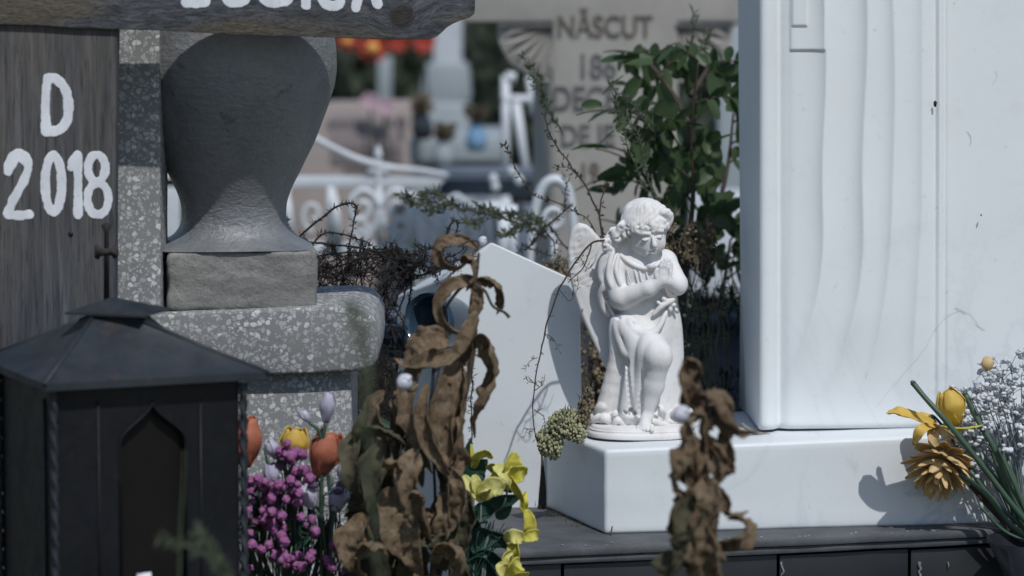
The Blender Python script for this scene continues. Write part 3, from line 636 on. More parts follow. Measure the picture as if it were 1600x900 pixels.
for x,dn in ((566,1),(622,-1)):
    bar(spiral(x,325,25,1.35,math.pi*(0 if dn>0 else 1),-dn,sy=1.25),5.5,'scroll',0); bar([(x+dn*25,325),(x+dn*20,352),(x+dn*2,378)],5,'scroll_tail')
    bar(spiral(x-dn*2,357,17,1.2,math.pi*.5,dn,sy=1.1),5,'scroll',0)
bar([(640,300),(645,385)],8,'picket',0); bar([(646,318),(672,345),(706,384)],5,'brace')
for x,y0 in ((694,322),(730,318),(757,322)): bar([(x,y0),(x,384)],6,'picket',0)
bar([(694,322),(712,306),(730,318)],5,'picket_arch')
bar([(485,212),(515,228),(560,249),(610,262),(660,267),(700,274)],(5,5,6,5,4),'swept_rail')
# white arch and lattice nearer the stone cross
YF2=7.7; root2=thing('iron_arch','white painted iron arch with small inner scroll in front of the stone cross','iron arch',(P(865,390,YF2)[0],YF2,0))
bar([(828,430),(830,380),(838,320),(852,288),(872,282),(888,300),(896,350),(900,440)],(5,6,8,9,8,7,6),'arch_tube',8,YF2,root2)
bar(spiral(866,345,20,1.3,math.pi/2,1,sy=1.3),5,'scroll',0,YF2,root2); bar([(866,371),(866,440)],5,'scroll_post',0,YF2,root2)
for x in (800,786): bar([(x,320),(x,440)],(9,8),'upright',0,YF2,root2)
bar([(735,325),(800,322)],(9,9),'crossbar',0,YF2+.5,root2)
YL=9.6; r3=thing('iron_grave_cross','white iron grave cross with diagonal struts left of the stone cross','iron cross',(P(805,300,YL)[0],YL,0))
bar([(790,118),(790,300)],7,'upright',0,YL,r3); bar([(790,120),(806,122)],(9,9),'top_bar',0,YL,r3); bar([(783,155),(832,155)],7,'crossbar',0,YL,r3)
bar([(806,160),(818,240),(826,290)],(8,6,6),'strut',0,YL,r3); bar([(826,120),(830,150),(832,180)],5,'strut',0,YL,r3); bar([(790,300),(790,700)],7,'lower_post',0,YL,r3)
# grave frame in shade; that shade is put into its blue-grey colour
YG=9.3; r4=thing('grey_grave_frame','steel grave frame coloured blue-grey for its shade, behind the white fence','grave frame',(P(760,300,YG)[0],YG,0))
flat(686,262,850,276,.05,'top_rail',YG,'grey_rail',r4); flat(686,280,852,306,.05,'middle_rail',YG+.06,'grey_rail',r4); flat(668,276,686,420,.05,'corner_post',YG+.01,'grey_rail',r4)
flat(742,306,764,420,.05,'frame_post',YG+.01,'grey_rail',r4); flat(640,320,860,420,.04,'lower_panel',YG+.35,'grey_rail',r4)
for x,y,lb in ((771,280,"leftmost upper of the small white blossoms before the blue-grey frame"),(800,268,"highest of the small white blossoms before the blue-grey frame"),(811,282,"rightmost of the small white blossoms before the blue-grey frame"),(774,292,"lowest of the small white blossoms before the blue-grey frame")): tag((lambda b:(b.ell(P(x,y,9.1),(.011,.008,.014),10,7),b.build("white_blossom",M["ironwhite"]))[1])(MB()),lb,'blossom','white blossoms before the grave frame')
# pinkish tombstone
YQ=11; r5=thing('pink_tombstone','small pinkish gravestone with recessed inscribed panel behind the white fence','gravestone',(P(570,260,YQ)[0],YQ+.08,0))
b=MB(); b.prism([P(x,y,YQ) for x,y in ((440,300),(470,200),(510,162),(642,160),(646,800),(440,800))][::-1],(0,.16,0)); b.build('stone_body',M['pink'],r5,bevel=.008)
flat(516,178,628,258,.008,'inscribed_panel',YQ-.006,'pinkd',r5)
b=MB()
for (y,x0,x1,hh) in ((188,512,560,8),(186,600,636,8),(228,538,622,15),(252,540,590,13)):
    x=x0
    while x<x1:
        ww=random.uniform(7,11); b.prism([P(a,c,YQ-.012) for a,c in ((x,y),(x+ww*.55,y),(x+ww*.5,y+hh),(x,y+hh))][::-1],(0,.004,0)); x+=ww
b.prism([P(a,c,YQ-.012) for a,c in ((624,180),(632,180),(632,212),(624,212))][::-1],(0,.004,0))
b.build('worn_inscription',simple('worn_letters',(.15,.13,.13),(.2,.17,.17),10,.9,0),r5,smooth=False)
def flowerhead(px,py,Y,r,m,name,label,cat,group=None,heart=None):
    rt=thing(name,label,cat,P(px,py+r,Y),group); b=MB()
    for k in range(3):
        for i in range(7):
            a=i*6.283/7+k*.4; d=np.array((math.cos(a),-.5-.3*k,math.sin(a))); c=P(px,py,Y); rr=r*sc(Y)*(1-.22*k)
            b.ribbon(crom([c,c+d*rr*.5,c+d*rr*(1,.6,1)],4),rr*.34,.6,shape='pet',nc=5)
    b.build('petals',M[m],rt)
    if heart: b=MB(); b.ell(P(px,py,Y)-np.array((0,r*sc(Y)*.8,0)),r*sc(Y)*.42,8,6); b.build('flower_heart',M[heart],rt)
    b=MB(); b.tube([P(px,py,Y),P(px+4,py+60,Y),P(px+4,py+130,Y)],.004,5); b.build('stalk',M['hedge'],rt)
for i,(x,y,r,lb) in enumerate(((543,64,17,'red flower with orange heart, leftmost under the wooden arm'),(583,74,24,'large red flower with orange heart, lowest under the wooden arm'),(622,66,16,'plain red flower right of the large orange-hearted one'),(662,64,20,'red flower nearest the notched end of the wooden arm'))):
    flowerhead(x,y,11.6,r,'red','red_flower',lb,'flower','red flowers behind the fence','amber' if i<2 else None)
for x,y,r,lb in ((578,158,15,'pale pink blossom on the left top of pink gravestone'),(602,166,15,'pale pink blossom drooping over the middle of pink gravestone')): flowerhead(x,y,10.95,r,'palepink','pink_blossom',lb,'flower','pink blossoms on the gravestone')
r6=thing('obelisk','tall pale grey obelisk with shaft coloured brighter as if sunlit behind the notched wooden arm','obelisk',(P(700,200,12)[0],12.1,0))
b=MB(); b.prism([P(x,y,12) for x,y in ((680,-100),(722,-100),(722,104),(676,104))][::-1],(0,.1,0)); b.build('sunlit_shaft',M['ironwhite'],r6,bevel=.01)  # white colour stands in for sunlight on the upper shaft
b=MB(); b.prism([P(x,y,11.98) for x,y in ((664,98),(732,98),(738,160),(652,165))][::-1],(0,.18,0)); b.build('shoulder_block',M['grey'],r6,bevel=.02)
b=MB(); b.prism([P(x,y,11.95) for x,y in ((650,160),(735,160),(740,225),(736,900),(650,900))][::-1],(0,.25,0)); b.build('pedestal',M['grey'],r6,bevel=.02)
flat(590,88,612,170,.03,'pale_post',12.5,'grey',r6)
r7=thing('grave_slab','grey-blue low tomb slab at the foot of the obelisk','tomb',(P(700,260,10.4)[0],10.5,0))
flat(640,215,790,252,.5,'slab_top',10.4,'grey',r7); flat(646,252,786,600,.4,'slab_base',10.45,'grey',r7)
def vase(px,py,Y,m,lb):
    rt=thing('grave_vase',lb,'vase',P(px,py+20,Y)); b=MB(); c=P(px,py,Y); k=sc(Y); V=[]; pf=[(22,8),(20,14),(5,17),(-8,13),(-18,8),(-22,12)]
    for y,r in pf:
        for j in range(14): a=j*6.283/14; V.append((c[0]+r*k*math.cos(a),Y+r*k*math.sin(a),c[2]-y*k))
    b.add(V,[(i*14+j,(i+1)*14+j,(i+1)*14+(j+1)%14,i*14+(j+1)%14) for i in range(5) for j in range(14)]+[tuple(range(14))]); b.build('vase_body',M[m],rt)
    b=MB()
    for i in range(26):
        d=RS.uniform(-1,1,3); d[2]=abs(d[2])*1.3+.3; b.ribbon(crom([c+(0,0,20*k),c+d*14*k+(0,0,22*k),c+d*22*k*(1,1,.8)+(0,0,24*k)],3),5*k,.6,nc=4)
    b.build('dry_bouquet',M['drymass'],rt)
vase(744,214,10.2,'lavender','small blue glass vase with dry bouquet at the foot of the obelisk'); vase(660,196,10.3,'granite','dark vase with dry bouquet left of the obelisk'); vase(693,240,9.9,'grey','pale grey vase with dry bouquet below the obelisk')
def clump(name,label,cat,px,py,Y,rx,ry,rz,n,lsz,m,stem=True,kind=None,group=None,trunk=.03,wd=.45):
    c=P(px,py,Y); rt=thing(name,label,cat,(c[0],Y,0),group); k=sc(Y)
    b=MB()
    cl=[c+RS.uniform(-1,1,3)*(rx*k*.7,rz*.7,ry*k*.7) for _ in range(max(5,n//140))]
    for i in range(n):
        q=cl[RS.randint(len(cl))]+RS.randn(3)*(rx*k*.25,rz*.3,ry*k*.25); d=unit(RS.randn(3)+(0,-.3,-.2)); L=lsz*RS.uniform(.6,1.3)
        b.ribbon([q,q+d*L*.5,q+d*L+(0,0,-L*.12)],L*wd*.5,.5,nc=3,rip=0)
    b.build('crown',M[m],rt)
    b=MB(); b.tube(crom([(c[0],Y,0),(c[0]+.03,Y,c[2]*.5),(c[0]-.02,Y,c[2])],5),[trunk,trunk*.8,trunk*.5],8)
    for q in cl: b.tube(crom([(c[0],Y,max(.05,c[2]*.5)),(q*.5+c*.5)-(0,0,.05),q],4),[trunk*.5,trunk*.2],6)
    b.build('trunk',M['bark'],rt)
    return rt
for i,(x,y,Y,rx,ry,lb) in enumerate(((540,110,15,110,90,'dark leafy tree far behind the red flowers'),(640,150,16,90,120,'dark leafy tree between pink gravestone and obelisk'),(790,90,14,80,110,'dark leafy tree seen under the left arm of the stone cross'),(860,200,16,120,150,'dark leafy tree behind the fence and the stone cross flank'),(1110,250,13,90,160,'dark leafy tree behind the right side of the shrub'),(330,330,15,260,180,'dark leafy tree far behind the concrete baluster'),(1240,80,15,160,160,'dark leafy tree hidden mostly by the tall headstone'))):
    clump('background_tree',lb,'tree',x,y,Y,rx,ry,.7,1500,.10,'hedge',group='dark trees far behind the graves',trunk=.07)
b=MB(); 
for i in range(12):
    x=-10+i*1.7
    b.add([(x,24,0),(x+1.8,24,0),(x+1.8,24.6,2.6+random.uniform(0,1)),(x,24.6,2.6)],[(0,1,2,3)])
b=MB()
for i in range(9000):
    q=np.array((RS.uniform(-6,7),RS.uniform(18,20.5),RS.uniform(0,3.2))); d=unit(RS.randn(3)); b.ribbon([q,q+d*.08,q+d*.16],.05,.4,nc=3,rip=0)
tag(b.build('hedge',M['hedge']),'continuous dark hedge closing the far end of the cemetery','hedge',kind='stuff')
# pale blue distant post right of the shrub
r8=thing('distant_obelisk','pale blue-white narrow gravestone glimpsed between shrub and tall headstone','gravestone',(P(1135,200,11)[0],11,0))
flat(1122,40,1160,420,.1,'stone_shaft',11,'grey',r8); flat(1080,300,1170,460,.1,'stone_foot',10.8,'ironwhite',r8)
# ================================================================ kneeling angel (sculpted as one continuous figure)
class Sculpt:
    def __init__(s,lo,hi,h):
        s.o=np.array(lo,float); s.h=h; s.n=[int((hi[i]-lo[i])/h)+1 for i in range(3)]; s.F=np.full(s.n,60.,np.float32)
    def reg(s,lo,hi,pad):
        a=[max(0,int((lo[i]-pad-s.o[i])/s.h)) for i in range(3)]; b=[min(s.n[i],int((hi[i]+pad-s.o[i])/s.h)+2) for i in range(3)]
        sl=tuple(slice(a[i],b[i]) for i in range(3)); g=[(np.arange(a[i],b[i])*s.h+s.o[i]).astype(np.float32) for i in range(3)]
        return sl,np.meshgrid(*g,indexing='ij')
    def put(s,d,sl,k,sub=False):
        A=s.F[sl]
        if sub: h=np.maximum(k-np.abs(A+d),0)/k; s.F[sl]=np.maximum(A,-d)+h*h*k/4
        else: h=np.maximum(k-np.abs(A-d),0)/k; s.F[sl]=np.minimum(A,d)-h*h*k/4
    def ell(s,c,r,k=6,rot=0,sub=False,rotd=0):   # rot about the depth axis, degrees
        r=np.array(r,float)*np.ones(3); m=r.max(); sl,(X,Y,Z)=s.reg(np.array(c)-m,np.array(c)+m,k+4)
        x,y,z=X-c[0],Y-c[1],Z-c[2]
        if rotd: a=math.radians(rotd); x,z=x*math.cos(a)+z*math.sin(a),-x*math.sin(a)+z*math.cos(a)
        if rot: a=math.radians(rot); x,y=x*math.cos(a)+y*math.sin(a),-x*math.sin(a)+y*math.cos(a)
        k0=np.sqrt((x/r[0])**2+(y/r[1])**2+(z/r[2])**2)+1e-6; k1=np.sqrt((x/r[0]**2)**2+(y/r[1]**2)**2+(z/r[2]**2)**2)+1e-6
        s.put(k0*(k0-1)/k1,sl,k,sub)
    def cap(s,p,q,r1,r2=None,k=6,sub=False,flat=1):
        r2=r1 if r2 is None else r2; p=np.array(p,float); q=np.array(q,float); m=max(r1,r2)
        sl,(X,Y,Z)=s.reg(np.minimum(p,q)-m,np.maximum(p,q)+m,k+4); d=q-p; L=(d**2).sum()+1e-6
        t=np.clip(((X-p[0])*d[0]+(Y-p[1])*d[1]+(Z-p[2])*d[2])/L,0,1)
        D=np.sqrt((X-p[0]-t*d[0])**2+(Y-p[1]-t*d[1])**2+((Z-p[2]-t*d[2])*flat)**2)-(r1+(r2-r1)*t)
        s.put(D,sl,k,sub)
    def path(s,pts,r,k=4,n=5,sub=False,flat=1):
        pt=crom(pts,n); rr=np.interp(np.linspace(0,1,len(pt)),np.linspace(0,1,len(r)),r)
        for i in range(len(pt)-1): s.cap(pt[i],pt[i+1],rr[i],rr[i+1],k,sub,flat)
    def mesh(s,Y0,name,m,parent):
        V,Q=snets(s.F,s.o,s.h); W=np.empty_like(V)
        px,py=V[:,0],V[:,1]; x=(px-800)*K; z=(450-py)*K; dy=cP+z*sP; t=Y0/dy
        W[:,0]=x*t; W[:,1]=Y0-V[:,2]*.001; W[:,2]=CZ+(-sP+z*cP)*t
        b=MB(); b.add(W,Q[:,::-1].tolist()); return b.build(name,m,parent)
YAn=6.09
root=thing('angel_statue','white plaster angel child kneeling in prayer on the marble block','statue',P(1002,694,YAn))
R_=np.random.RandomState(11)
s=Sculpt((908,296,-60),(1100,676,94),1.15)
# trunk
s.ell((1000,425,-2),(40,36,27),8,rot=8); s.ell((1003,468,-2),(38,44,28),12); s.cap((1000,398,-4),(1006,376,2),15,14,8)
s.cap((962,412,-4),(1036,408,-10),17,15,10)
# robe mass: hips, kneeling leg behind, column at the viewer's right
s.ell((1005,515,-4),(48,40,36),12); s.cap((1028,490,-4),(1040,648,-12),27,27,14); s.cap((994,520,0),(988,640,-6),29,33,14)
s.cap((1000,560,-8),(1005,645,-10),40,48,14); s.ell((1052,560,-16),(17,90,24),12)
# raised thigh, knee, shin, foot
s.cap((990,518,8),(1022,544,50),27,24,12); s.ell((1027,550,60),(21,20,20),9); s.cap((1026,556,58),(1019,596,48),19,16,8); s.ell((1017,588,38),(19,30,17),8)
s.cap((1019,596,48),(1009,638,42),16,10.5,7); s.ell((1008,645,42),(11,12,12),5); s.cap((1008,646,42),(1005,657,62),10,8.5,5); s.ell((1006,660,60),(14,7,12),5)
for i,(x,r) in enumerate(((1016,4.4),(1009,3.6),(1003.5,3.3),(998.5,3.0),(994.5,2.7))): s.cap((x,658,66),(x,661.5,75-1.7*i),r,r*.85,1.2)
# thigh drapery: broad hanging folds with narrow valleys between them
s.path([(972,502,24),(988,530,38),(985,590,34),(977,645,31)],[11,11,9,10],10)
s.path([(962,500,14),(961,560,15),(944,645,9)],[9,8,13],10)
s.path([(1010,520,52),(1001,546,56),(998,590,44),(996,642,38)],[6,6,5,6],7)
s.path([(972,522,38),(971,580,32),(962,646,28)],[2.5,4.5,6],4,sub=True)
s.path([(979,560,44),(982,600,42),(986,646,40)],[1.5,3,4],3,sub=True)
s.path([(1003,572,56),(1003,600,50),(999,642,46)],[2.5,3.5,4],3,sub=True)
s.path([(1048,556,44),(1042,590,36),(1030,640,36)],[4,6,6],4,sub=True)
s.path([(1050,502,28),(1060,560,20),(1058,645,16)],[1.8,2.6,4],3,sub=True); s.path([(1040,486,36),(1051,530,32),(1055,580,26),(1048,640,24)],[1.5,2.4,2.4,3],3,sub=True)
s.path([(1064,520,8),(1070,580,4),(1068,645,2)],[1.5,2.5,3],3,sub=True)
s.path([(982,498,36),(990,512,42),(1012,517,46),(1027,508,42),(1040,484,32)],[3.2,3.8,3.8,3.2,2.5],5)
s.path([(984,506,42),(994,520,46),(1012,525,52)],[1.6,2,1.5],2.5,sub=True); s.path([(956,486,22),(975,500,32),(1000,500,38),(1030,484,30)],[1.8,2.2,2.2,1.5],3,sub=True)
s.path([(962,505,28),(967,525,32),(976,545,38),(986,550,42)],[3.5,4.5,5,3],6); s.ell((979,560,42),(5,8,7),3,sub=True)
# waist knot and frill
for x,y,z,r in ((1042,468,26,6),(1050,474,22,5),(1036,464,30,5),(1046,480,22,5),(1055,482,16,4),(1028,470,32,4)): s.ell((x,y,z),(r*1.2,r*.8,r),2,rot=R_.uniform(0,90))
s.path([(1020,488,32),(1034,474,32),(1050,466,24)],[3,4,4],2)
# hem heap
for i in range(46):
    x=R_.uniform(928,1072); t=(x-1000)/75; z=(38 if abs(x-1008)>20 else 24)*math.sqrt(max(.1,1-t*t))-R_.uniform(0,22); y=R_.uniform(636,660)
    s.path([(x-R_.uniform(4,13),y+R_.uniform(-3,4),z),(x,y-R_.uniform(0,6),z+3),(x+R_.uniform(4,13),y+R_.uniform(-2,5),z)],[3.5,R_.uniform(4,6.5),3.5],3,3)
for i in range(14):
    x=R_.uniform(975,1060); y=R_.uniform(632,652); s.ell((x,y,R_.uniform(28,42)),(R_.uniform(3,8),3,7),2,rot=R_.uniform(0,180),sub=True)
s.cap((922,650,0),(950,652,12),8,10,6); s.cap((1060,654,4),(1084,660,14),9,7,6); s.ell((1084,658,14),(8,9,12),4)
# shoulders, arms
s.ell((957,416,-2),(19,20,18),8); s.cap((956,420,2),(968,466,16),19,17,7); s.ell((972,464,22),(17,15,15),6)
s.cap((974,463,24),(1012,447,40),16,12.5,6); s.cap((1012,447,40),(1034,434,44),12.5,9,5)
s.ell((1040,408,-10),(17,17,15),8); s.cap((1044,412,-4),(1058,440,14),15,15,7); s.ell((1059,443,18),(14,15,14),6)
s.cap((1058,446,20),(1042,436,38),13,9,5)
# flutter sleeve at the viewer's left
s.path([(950,396,10),(941,412,8),(940,432,8),(948,446,12)],[5,5,5,4],4); s.path([(958,392,14),(952,410,20),(950,430,22),(955,446,24)],[3,3.5,3.5,3],3)
s.path([(966,398,16),(962,420,24),(968,442,28)],[2.5,3,2.5],3); s.path([(944,446,12),(940,462,4),(944,480,2),(952,492,4)],[5,6,5,4],4); s.cap((950,450,6),(944,466,2),8,6,4)
s.ell((946,462,12),(4,9,8),2,rot=-20,sub=True); s.path([(948,470,10),(953,482,12),(958,492,14)],[2.6,2.4,2],2)
# neckline, chest pleats
s.path([(970,398,10),(982,408,20),(1000,416,26),(1018,416,24),(1030,408,14)],[3,3,3,3.5,3],2); s.ell((1016,413,27),(7,6,6),2)
for i in range(4):
    x=980+i*9+R_.uniform(-2,2); s.path([(x,414+R_.uniform(0,5),24),(x+4,432,28),(x+9,446,28)],[.8,1.1,.7],2.4,4)
# praying hands: palms together, five fingers each
for hnd,(dz,dx) in enumerate(((5.5,-3.5),(-3,5))):
    W0=np.array((1034+dx*.7,436,43+dz*.6)); T0=np.array((1041+dx*.5,402,41+dz)); ax=unit(T0-W0); sd=np.array((ax[1],-ax[0],0))*-1
    pc=W0+ax*10; s.ell(tuple(pc),(9,12,4.6),4,rot=14)
    for j,(o,L) in enumerate(((-6.6,15.5),(-2.3,19.5),(2.1,18.5),(6.2,14.0))):
        kn_=W0+ax*16+sd*o; mid=kn_+ax*L*.5+np.array((.3,0,.9 if hnd==0 else -.5)); tip=kn_+ax*L+sd*(-o*.12)
        s.cap(kn_,mid,2.75,2.55,1.3); s.cap(mid,tip,2.55,2.0,.8)
    s.path([W0+ax*3-sd*7,W0+ax*10-sd*11.5,W0+ax*18-sd*11],[3.4,3.1,2.5],1.5,3)
# head: skull, face turned down to the viewer's right
s.ell((1008,349,0),(36,38,36),6,rot=6); s.ell((1013,370,14),(26,28,25),8,rot=-8); s.ell((1013,386,22),(13,11,12),7); s.ell((999,382,16),(12,10,12),7); s.ell((1029,380,18),(9,10,10),7)
s.ell((1013,395,27),(7,5.5,6.5),4)                                     # chin
for ex in ((1007,370,37.5),(1028,366,33)):
    s.ell((ex[0],ex[1]-1,ex[2]+4),(6.6,4.6,5),3,rot=-8,sub=True); s.ell(ex,(4.9,3.1,3),1.5,rot=-8); s.path([(ex[0]-5.5,ex[1]+.6,ex[2]+1.5),(ex[0],ex[1]+2.2,ex[2]+3.2),(ex[0]+5.5,ex[1]-.2,ex[2]+1.5)],[.8,1,.8],.8,3)
    s.path([(ex[0]-7,ex[1]-6.4,ex[2]+1),(ex[0],ex[1]-8.6,ex[2]+3),(ex[0]+7,ex[1]-7.4,ex[2]+1)],[1.4,1.9,1.4],3,3)
s.path([(1019,367,39.5),(1020.5,375,43.5),(1021.5,380,46)],[2.3,2.8,3.6],2.5,4); s.ell((1018,381,42),(2.6,2.2,3),1.5); s.ell((1024.5,380,41),(2.6,2.2,3),1.5)
s.path([(1012,388,38.5),(1016,386.8,41.5),(1019.5,387.2,42),(1023,386,40.5),(1025.5,386,37)],[.9,1.5,1.3,1.4,.9],1,3); s.path([(1013.5,391,38.5),(1018.5,391.6,41),(1024,389.5,38.5)],[1,1.9,1],1,3); s.path([(1011.5,389.6,40.5),(1018.5,389.6,44),(1025.5,387.8,39.5)],[.7,.8,.7],.5,3,sub=True)
s.ell((984,367,14),(4,7,5),2,rot=-10); s.ell((984,367,19),(2,4,3),1,sub=True)   # ear
# hair: cap of waves with thick curls round the brow and down to the shoulder
s.ell((1008,340,-3),(37.5,30,37),5,rot=8)
for i in range(26):
    a=math.radians(-160+i*7.2); x0=1006+R_.uniform(-3,3)
    p0=(1010+10*math.cos(a),318+R_.uniform(-2,4),22*math.sin(-a)*.6); x2=1008+38*math.cos(a); z2=37*abs(math.sin(a))
    y2=350-8*(x2-970)/70+R_.uniform(-3,3)
    xm=1008+27*math.cos(a)+R_.uniform(-3,3); zm=28*abs(math.sin(a))
    s.path([(1008+12*math.cos(a),314,10*abs(math.sin(a))),(xm,323+R_.uniform(-2,2),zm),(1008+36*math.cos(a),336,34*abs(math.sin(a))),(x2,y2,z2+1)],[1.6,2.1,2.6,3.2],1.8,4)
for i in range(52):
    t=R_.uniform(0,1); a=math.radians(188-168*t); x=1008+37*math.cos(a); z=37*math.sin(a); y=361-14*t+R_.uniform(-7,5)
    r=R_.uniform(3,5.2); th=R_.uniform(0,6.28); sg=R_.choice((-1,1)); pts=[(x+r*(1-.25*q/4)*math.cos(th+sg*q*.9),y+r*(1-.25*q/4)*math.sin(th+sg*q*.9),z+q*.7) for q in range(6)]
    s.path(pts,[2.2,3.1,2.8,1.6],1.6,3)
s.path([(1032,330,26),(1040,330,24),(1045,337,20),(1043,347,18),(1036,350,24)],[5,6,6,5,3],2.5); s.path([(1036,338,30),(1041,342,27),(1040,348,26)],[1.5,1.8,1.2],1,3,sub=True)
for i in range(44):
    t=R_.uniform(0,1)**.8; x=978-34*t+R_.uniform(-7,7); y=352+34*t+R_.uniform(-8,7); z=14-10*t+R_.uniform(-6,10)
    r=R_.uniform(3,5.5); th=R_.uniform(0,6.28); sg=R_.choice((-1,1)); pts=[(x+r*math.cos(th+sg*q*.85),y+r*math.sin(th+sg*q*.85),z+q*.9) for q in range(6)]
    s.path(pts,[2.4,3,2.6,1.6],1.6,3)
s.cap((975,360,6),(950,384,2),10,9,6); s.cap((985,380,-6),(966,396,-6),12,12,6)
# fine undulation of the cloth and the carved surface
sl,(X,Y,Z)=s.reg((908,300,-60),(1100,676,94),0)
robe=np.clip((Y-486)/30,0,1)*(1-np.clip(1-np.sqrt(((X-1018)/26)**2+((Y-585)/62)**2+((Z-46)/30)**2),0,1)*4).clip(0,1)
s.F[sl]+= (robe*(.12*np.sin(X*.33+.9*np.sin(Y*.028)+Z*.12)+.05*np.sin(X*.75+Z*.3+1.3*np.sin(Y*.05)))).astype(np.float32)
hair=np.clip((352-Y)/8,0,1); s.F[sl]+=(hair*.55*np.sin(X*.55+Y*.35+3*np.sin(Z*.12))*np.sin(Z*.5+Y*.2)).astype(np.float32)
s.mesh(YAn,'figure',M['plaster'],root)
# wing
s=Sculpt((878,336,-30),(984,596,30),1.15)
sl,(X,Y,Z)=s.reg((878,336,-30),(984,596,30),0)
poly=crom([(904,348,0),(893,358,0),(888,380,0),(887,405,0),(890,432,0),(897,460,0),(908,492,0),(922,524,0),(936,554,0),(950,582,0),(958,588,0),(966,560,0),(966,480,0),(960,410,0),(948,385,0),(934,368,0),(918,352,0),(904,348,0)],4)[:,:2]
D=np.full(X.shape[:2],99.); inside=np.zeros(X.shape[:2],bool); x2,y2=X[:,:,0],Y[:,:,0]
for i in range(len(poly)-1):
    a,c=poly[i],poly[i+1]; d=c-a; t=np.clip(((x2-a[0])*d[0]+(y2-a[1])*d[1])/(d@d+1e-9),0,1); D=np.minimum(D,np.hypot(x2-a[0]-t*d[0],y2-a[1]-t*d[1]))
    cr=((a[1]>y2)!=(c[1]>y2))&(x2<(c[0]-a[0])*(y2-a[1])/(c[1]-a[1]+1e-9)+a[0]); inside^=cr
D=np.where(inside,-D,D)[:,:,None]
bulge=3*np.sin(np.clip((X-885)/70,0,1)*3.14)
u_=(Y-345)/240; rel=np.where(u_<.42, .55*np.sin(np.hypot(X-905,Y-372)*.42+.5*np.arctan2(Y-372,X-905)*2)*np.sin(X*.3+Y*.2+1), .3*np.sin((X-(900+ (Y-440)*.42))*.30))
th_=6.5+bulge*.6+rel.clip(-1,1)
qx=D+6; qz=np.abs(Z-0.05*(X-930))-th_+6
s.F[sl]=(np.minimum(np.maximum(qx,qz),0)+np.hypot(np.maximum(qx,0),np.maximum(qz,0))-6).astype(np.float32)
o=s.mesh(YAn+.028,'wing',M['plaster'],root)
# oval stepped plinth
b=MB(); ns=96; c=P(1003,0,YAn-.004); k=sc(YAn); z0=block_top(c[0])+.0005; V=[]
zt_=P(1000,664,YAn-.03)[2]; H=zt_-z0
pf=[(0,.985),(.10,1.0),(.42,1.0),(.50,.985),(.54,.965),(.62,.955),(.70,.96),(.74,.945),(.80,.93),(.93,.925),(1,.90)]
for t,f in pf:
    for j in range(ns):
        a=2*math.pi*j/ns; ca,sa=math.cos(a),math.sin(a); e=2/2.7
        V.append((c[0]+.086*f*abs(ca)**e*np.sign(ca),YAn-.004+.074*f*abs(sa)**e*np.sign(sa),z0+H*t))
n=len(pf); b.add(V,[(i*ns+j,i*ns+(j+1)%ns,(i+1)*ns+(j+1)%ns,(i+1)*ns+j) for i in range(n-1) for j in range(ns)]+[tuple((n-1)*ns+j for j in range(ns))])
b.build('plinth',M['plaster'],root,sharp=60)
b=MB(); b.tube([(c[0]+.085*abs(math.cos(a))**.74*np.sign(math.cos(a)),YAn-.004+.073*abs(math.sin(a))**.74*np.sign(math.sin(a)),z0+.0006) for a in np.linspace(math.pi*1.02,math.pi*1.98,60)],[.0016,.0022,.001,.002,.0014],5)
b.build('dark_joint',M['bramble'],root)  # thin near-black line round the front foot of the plinth
# ================================================================ dry stalks in front
def leafpart(root,pts,Y,wpx,curl=1.2,twist=0,roll=0,m='dryleaf',n=10,name='leaf',rip=.26,shape='leaf',nc=9,ref=(0,-1,0)):
    b=MB(); b.ribbon(PP(pts,Y,n),wpx*(.56 if m.startswith('dry') else .5)*sc(Y),curl,twist,roll,nc=nc,rip=rip,shape=shape,ref=ref)
    o=b.build(name,M[m],root); md=o.modifiers.new('thickness','SOLIDIFY'); md.thickness=.0009; md.offset=0; return o
YD=5.37; root=thing('withered_plant','tall withered stalk with curled brown leaves and a snail, left of the angel','dry plant',(P(690,900,YD)[0],YD,.36))
b=MB(); b.tube(PP([(748,395),(744,430),(736,480),(742,520),(736,570),(722,640),(706,720),(690,800),(676,900),(670,1100),(668,1260)],YD,6),[.0022,.003,.004,.0045,.005,.006],8); b.build('stalk',M['twig'],root)
b=MB(); b.tube(PP([(742,445),(758,455),(770,478),(788,488),(796,496)],YD-.01,6),[.0028,.0022,.0022,.0028],6); b.build('side_twig',M['twig'],root); b=MB(); b.tube(PP([(740,440),(720,450),(700,475),(694,490)],YD,6),[.003,.002],6); b.tube(PP([(738,400),(748,380),(735,376),(716,386)],YD,6),[.002,.0015],6); b.build('side_twig',M['twig'],root)
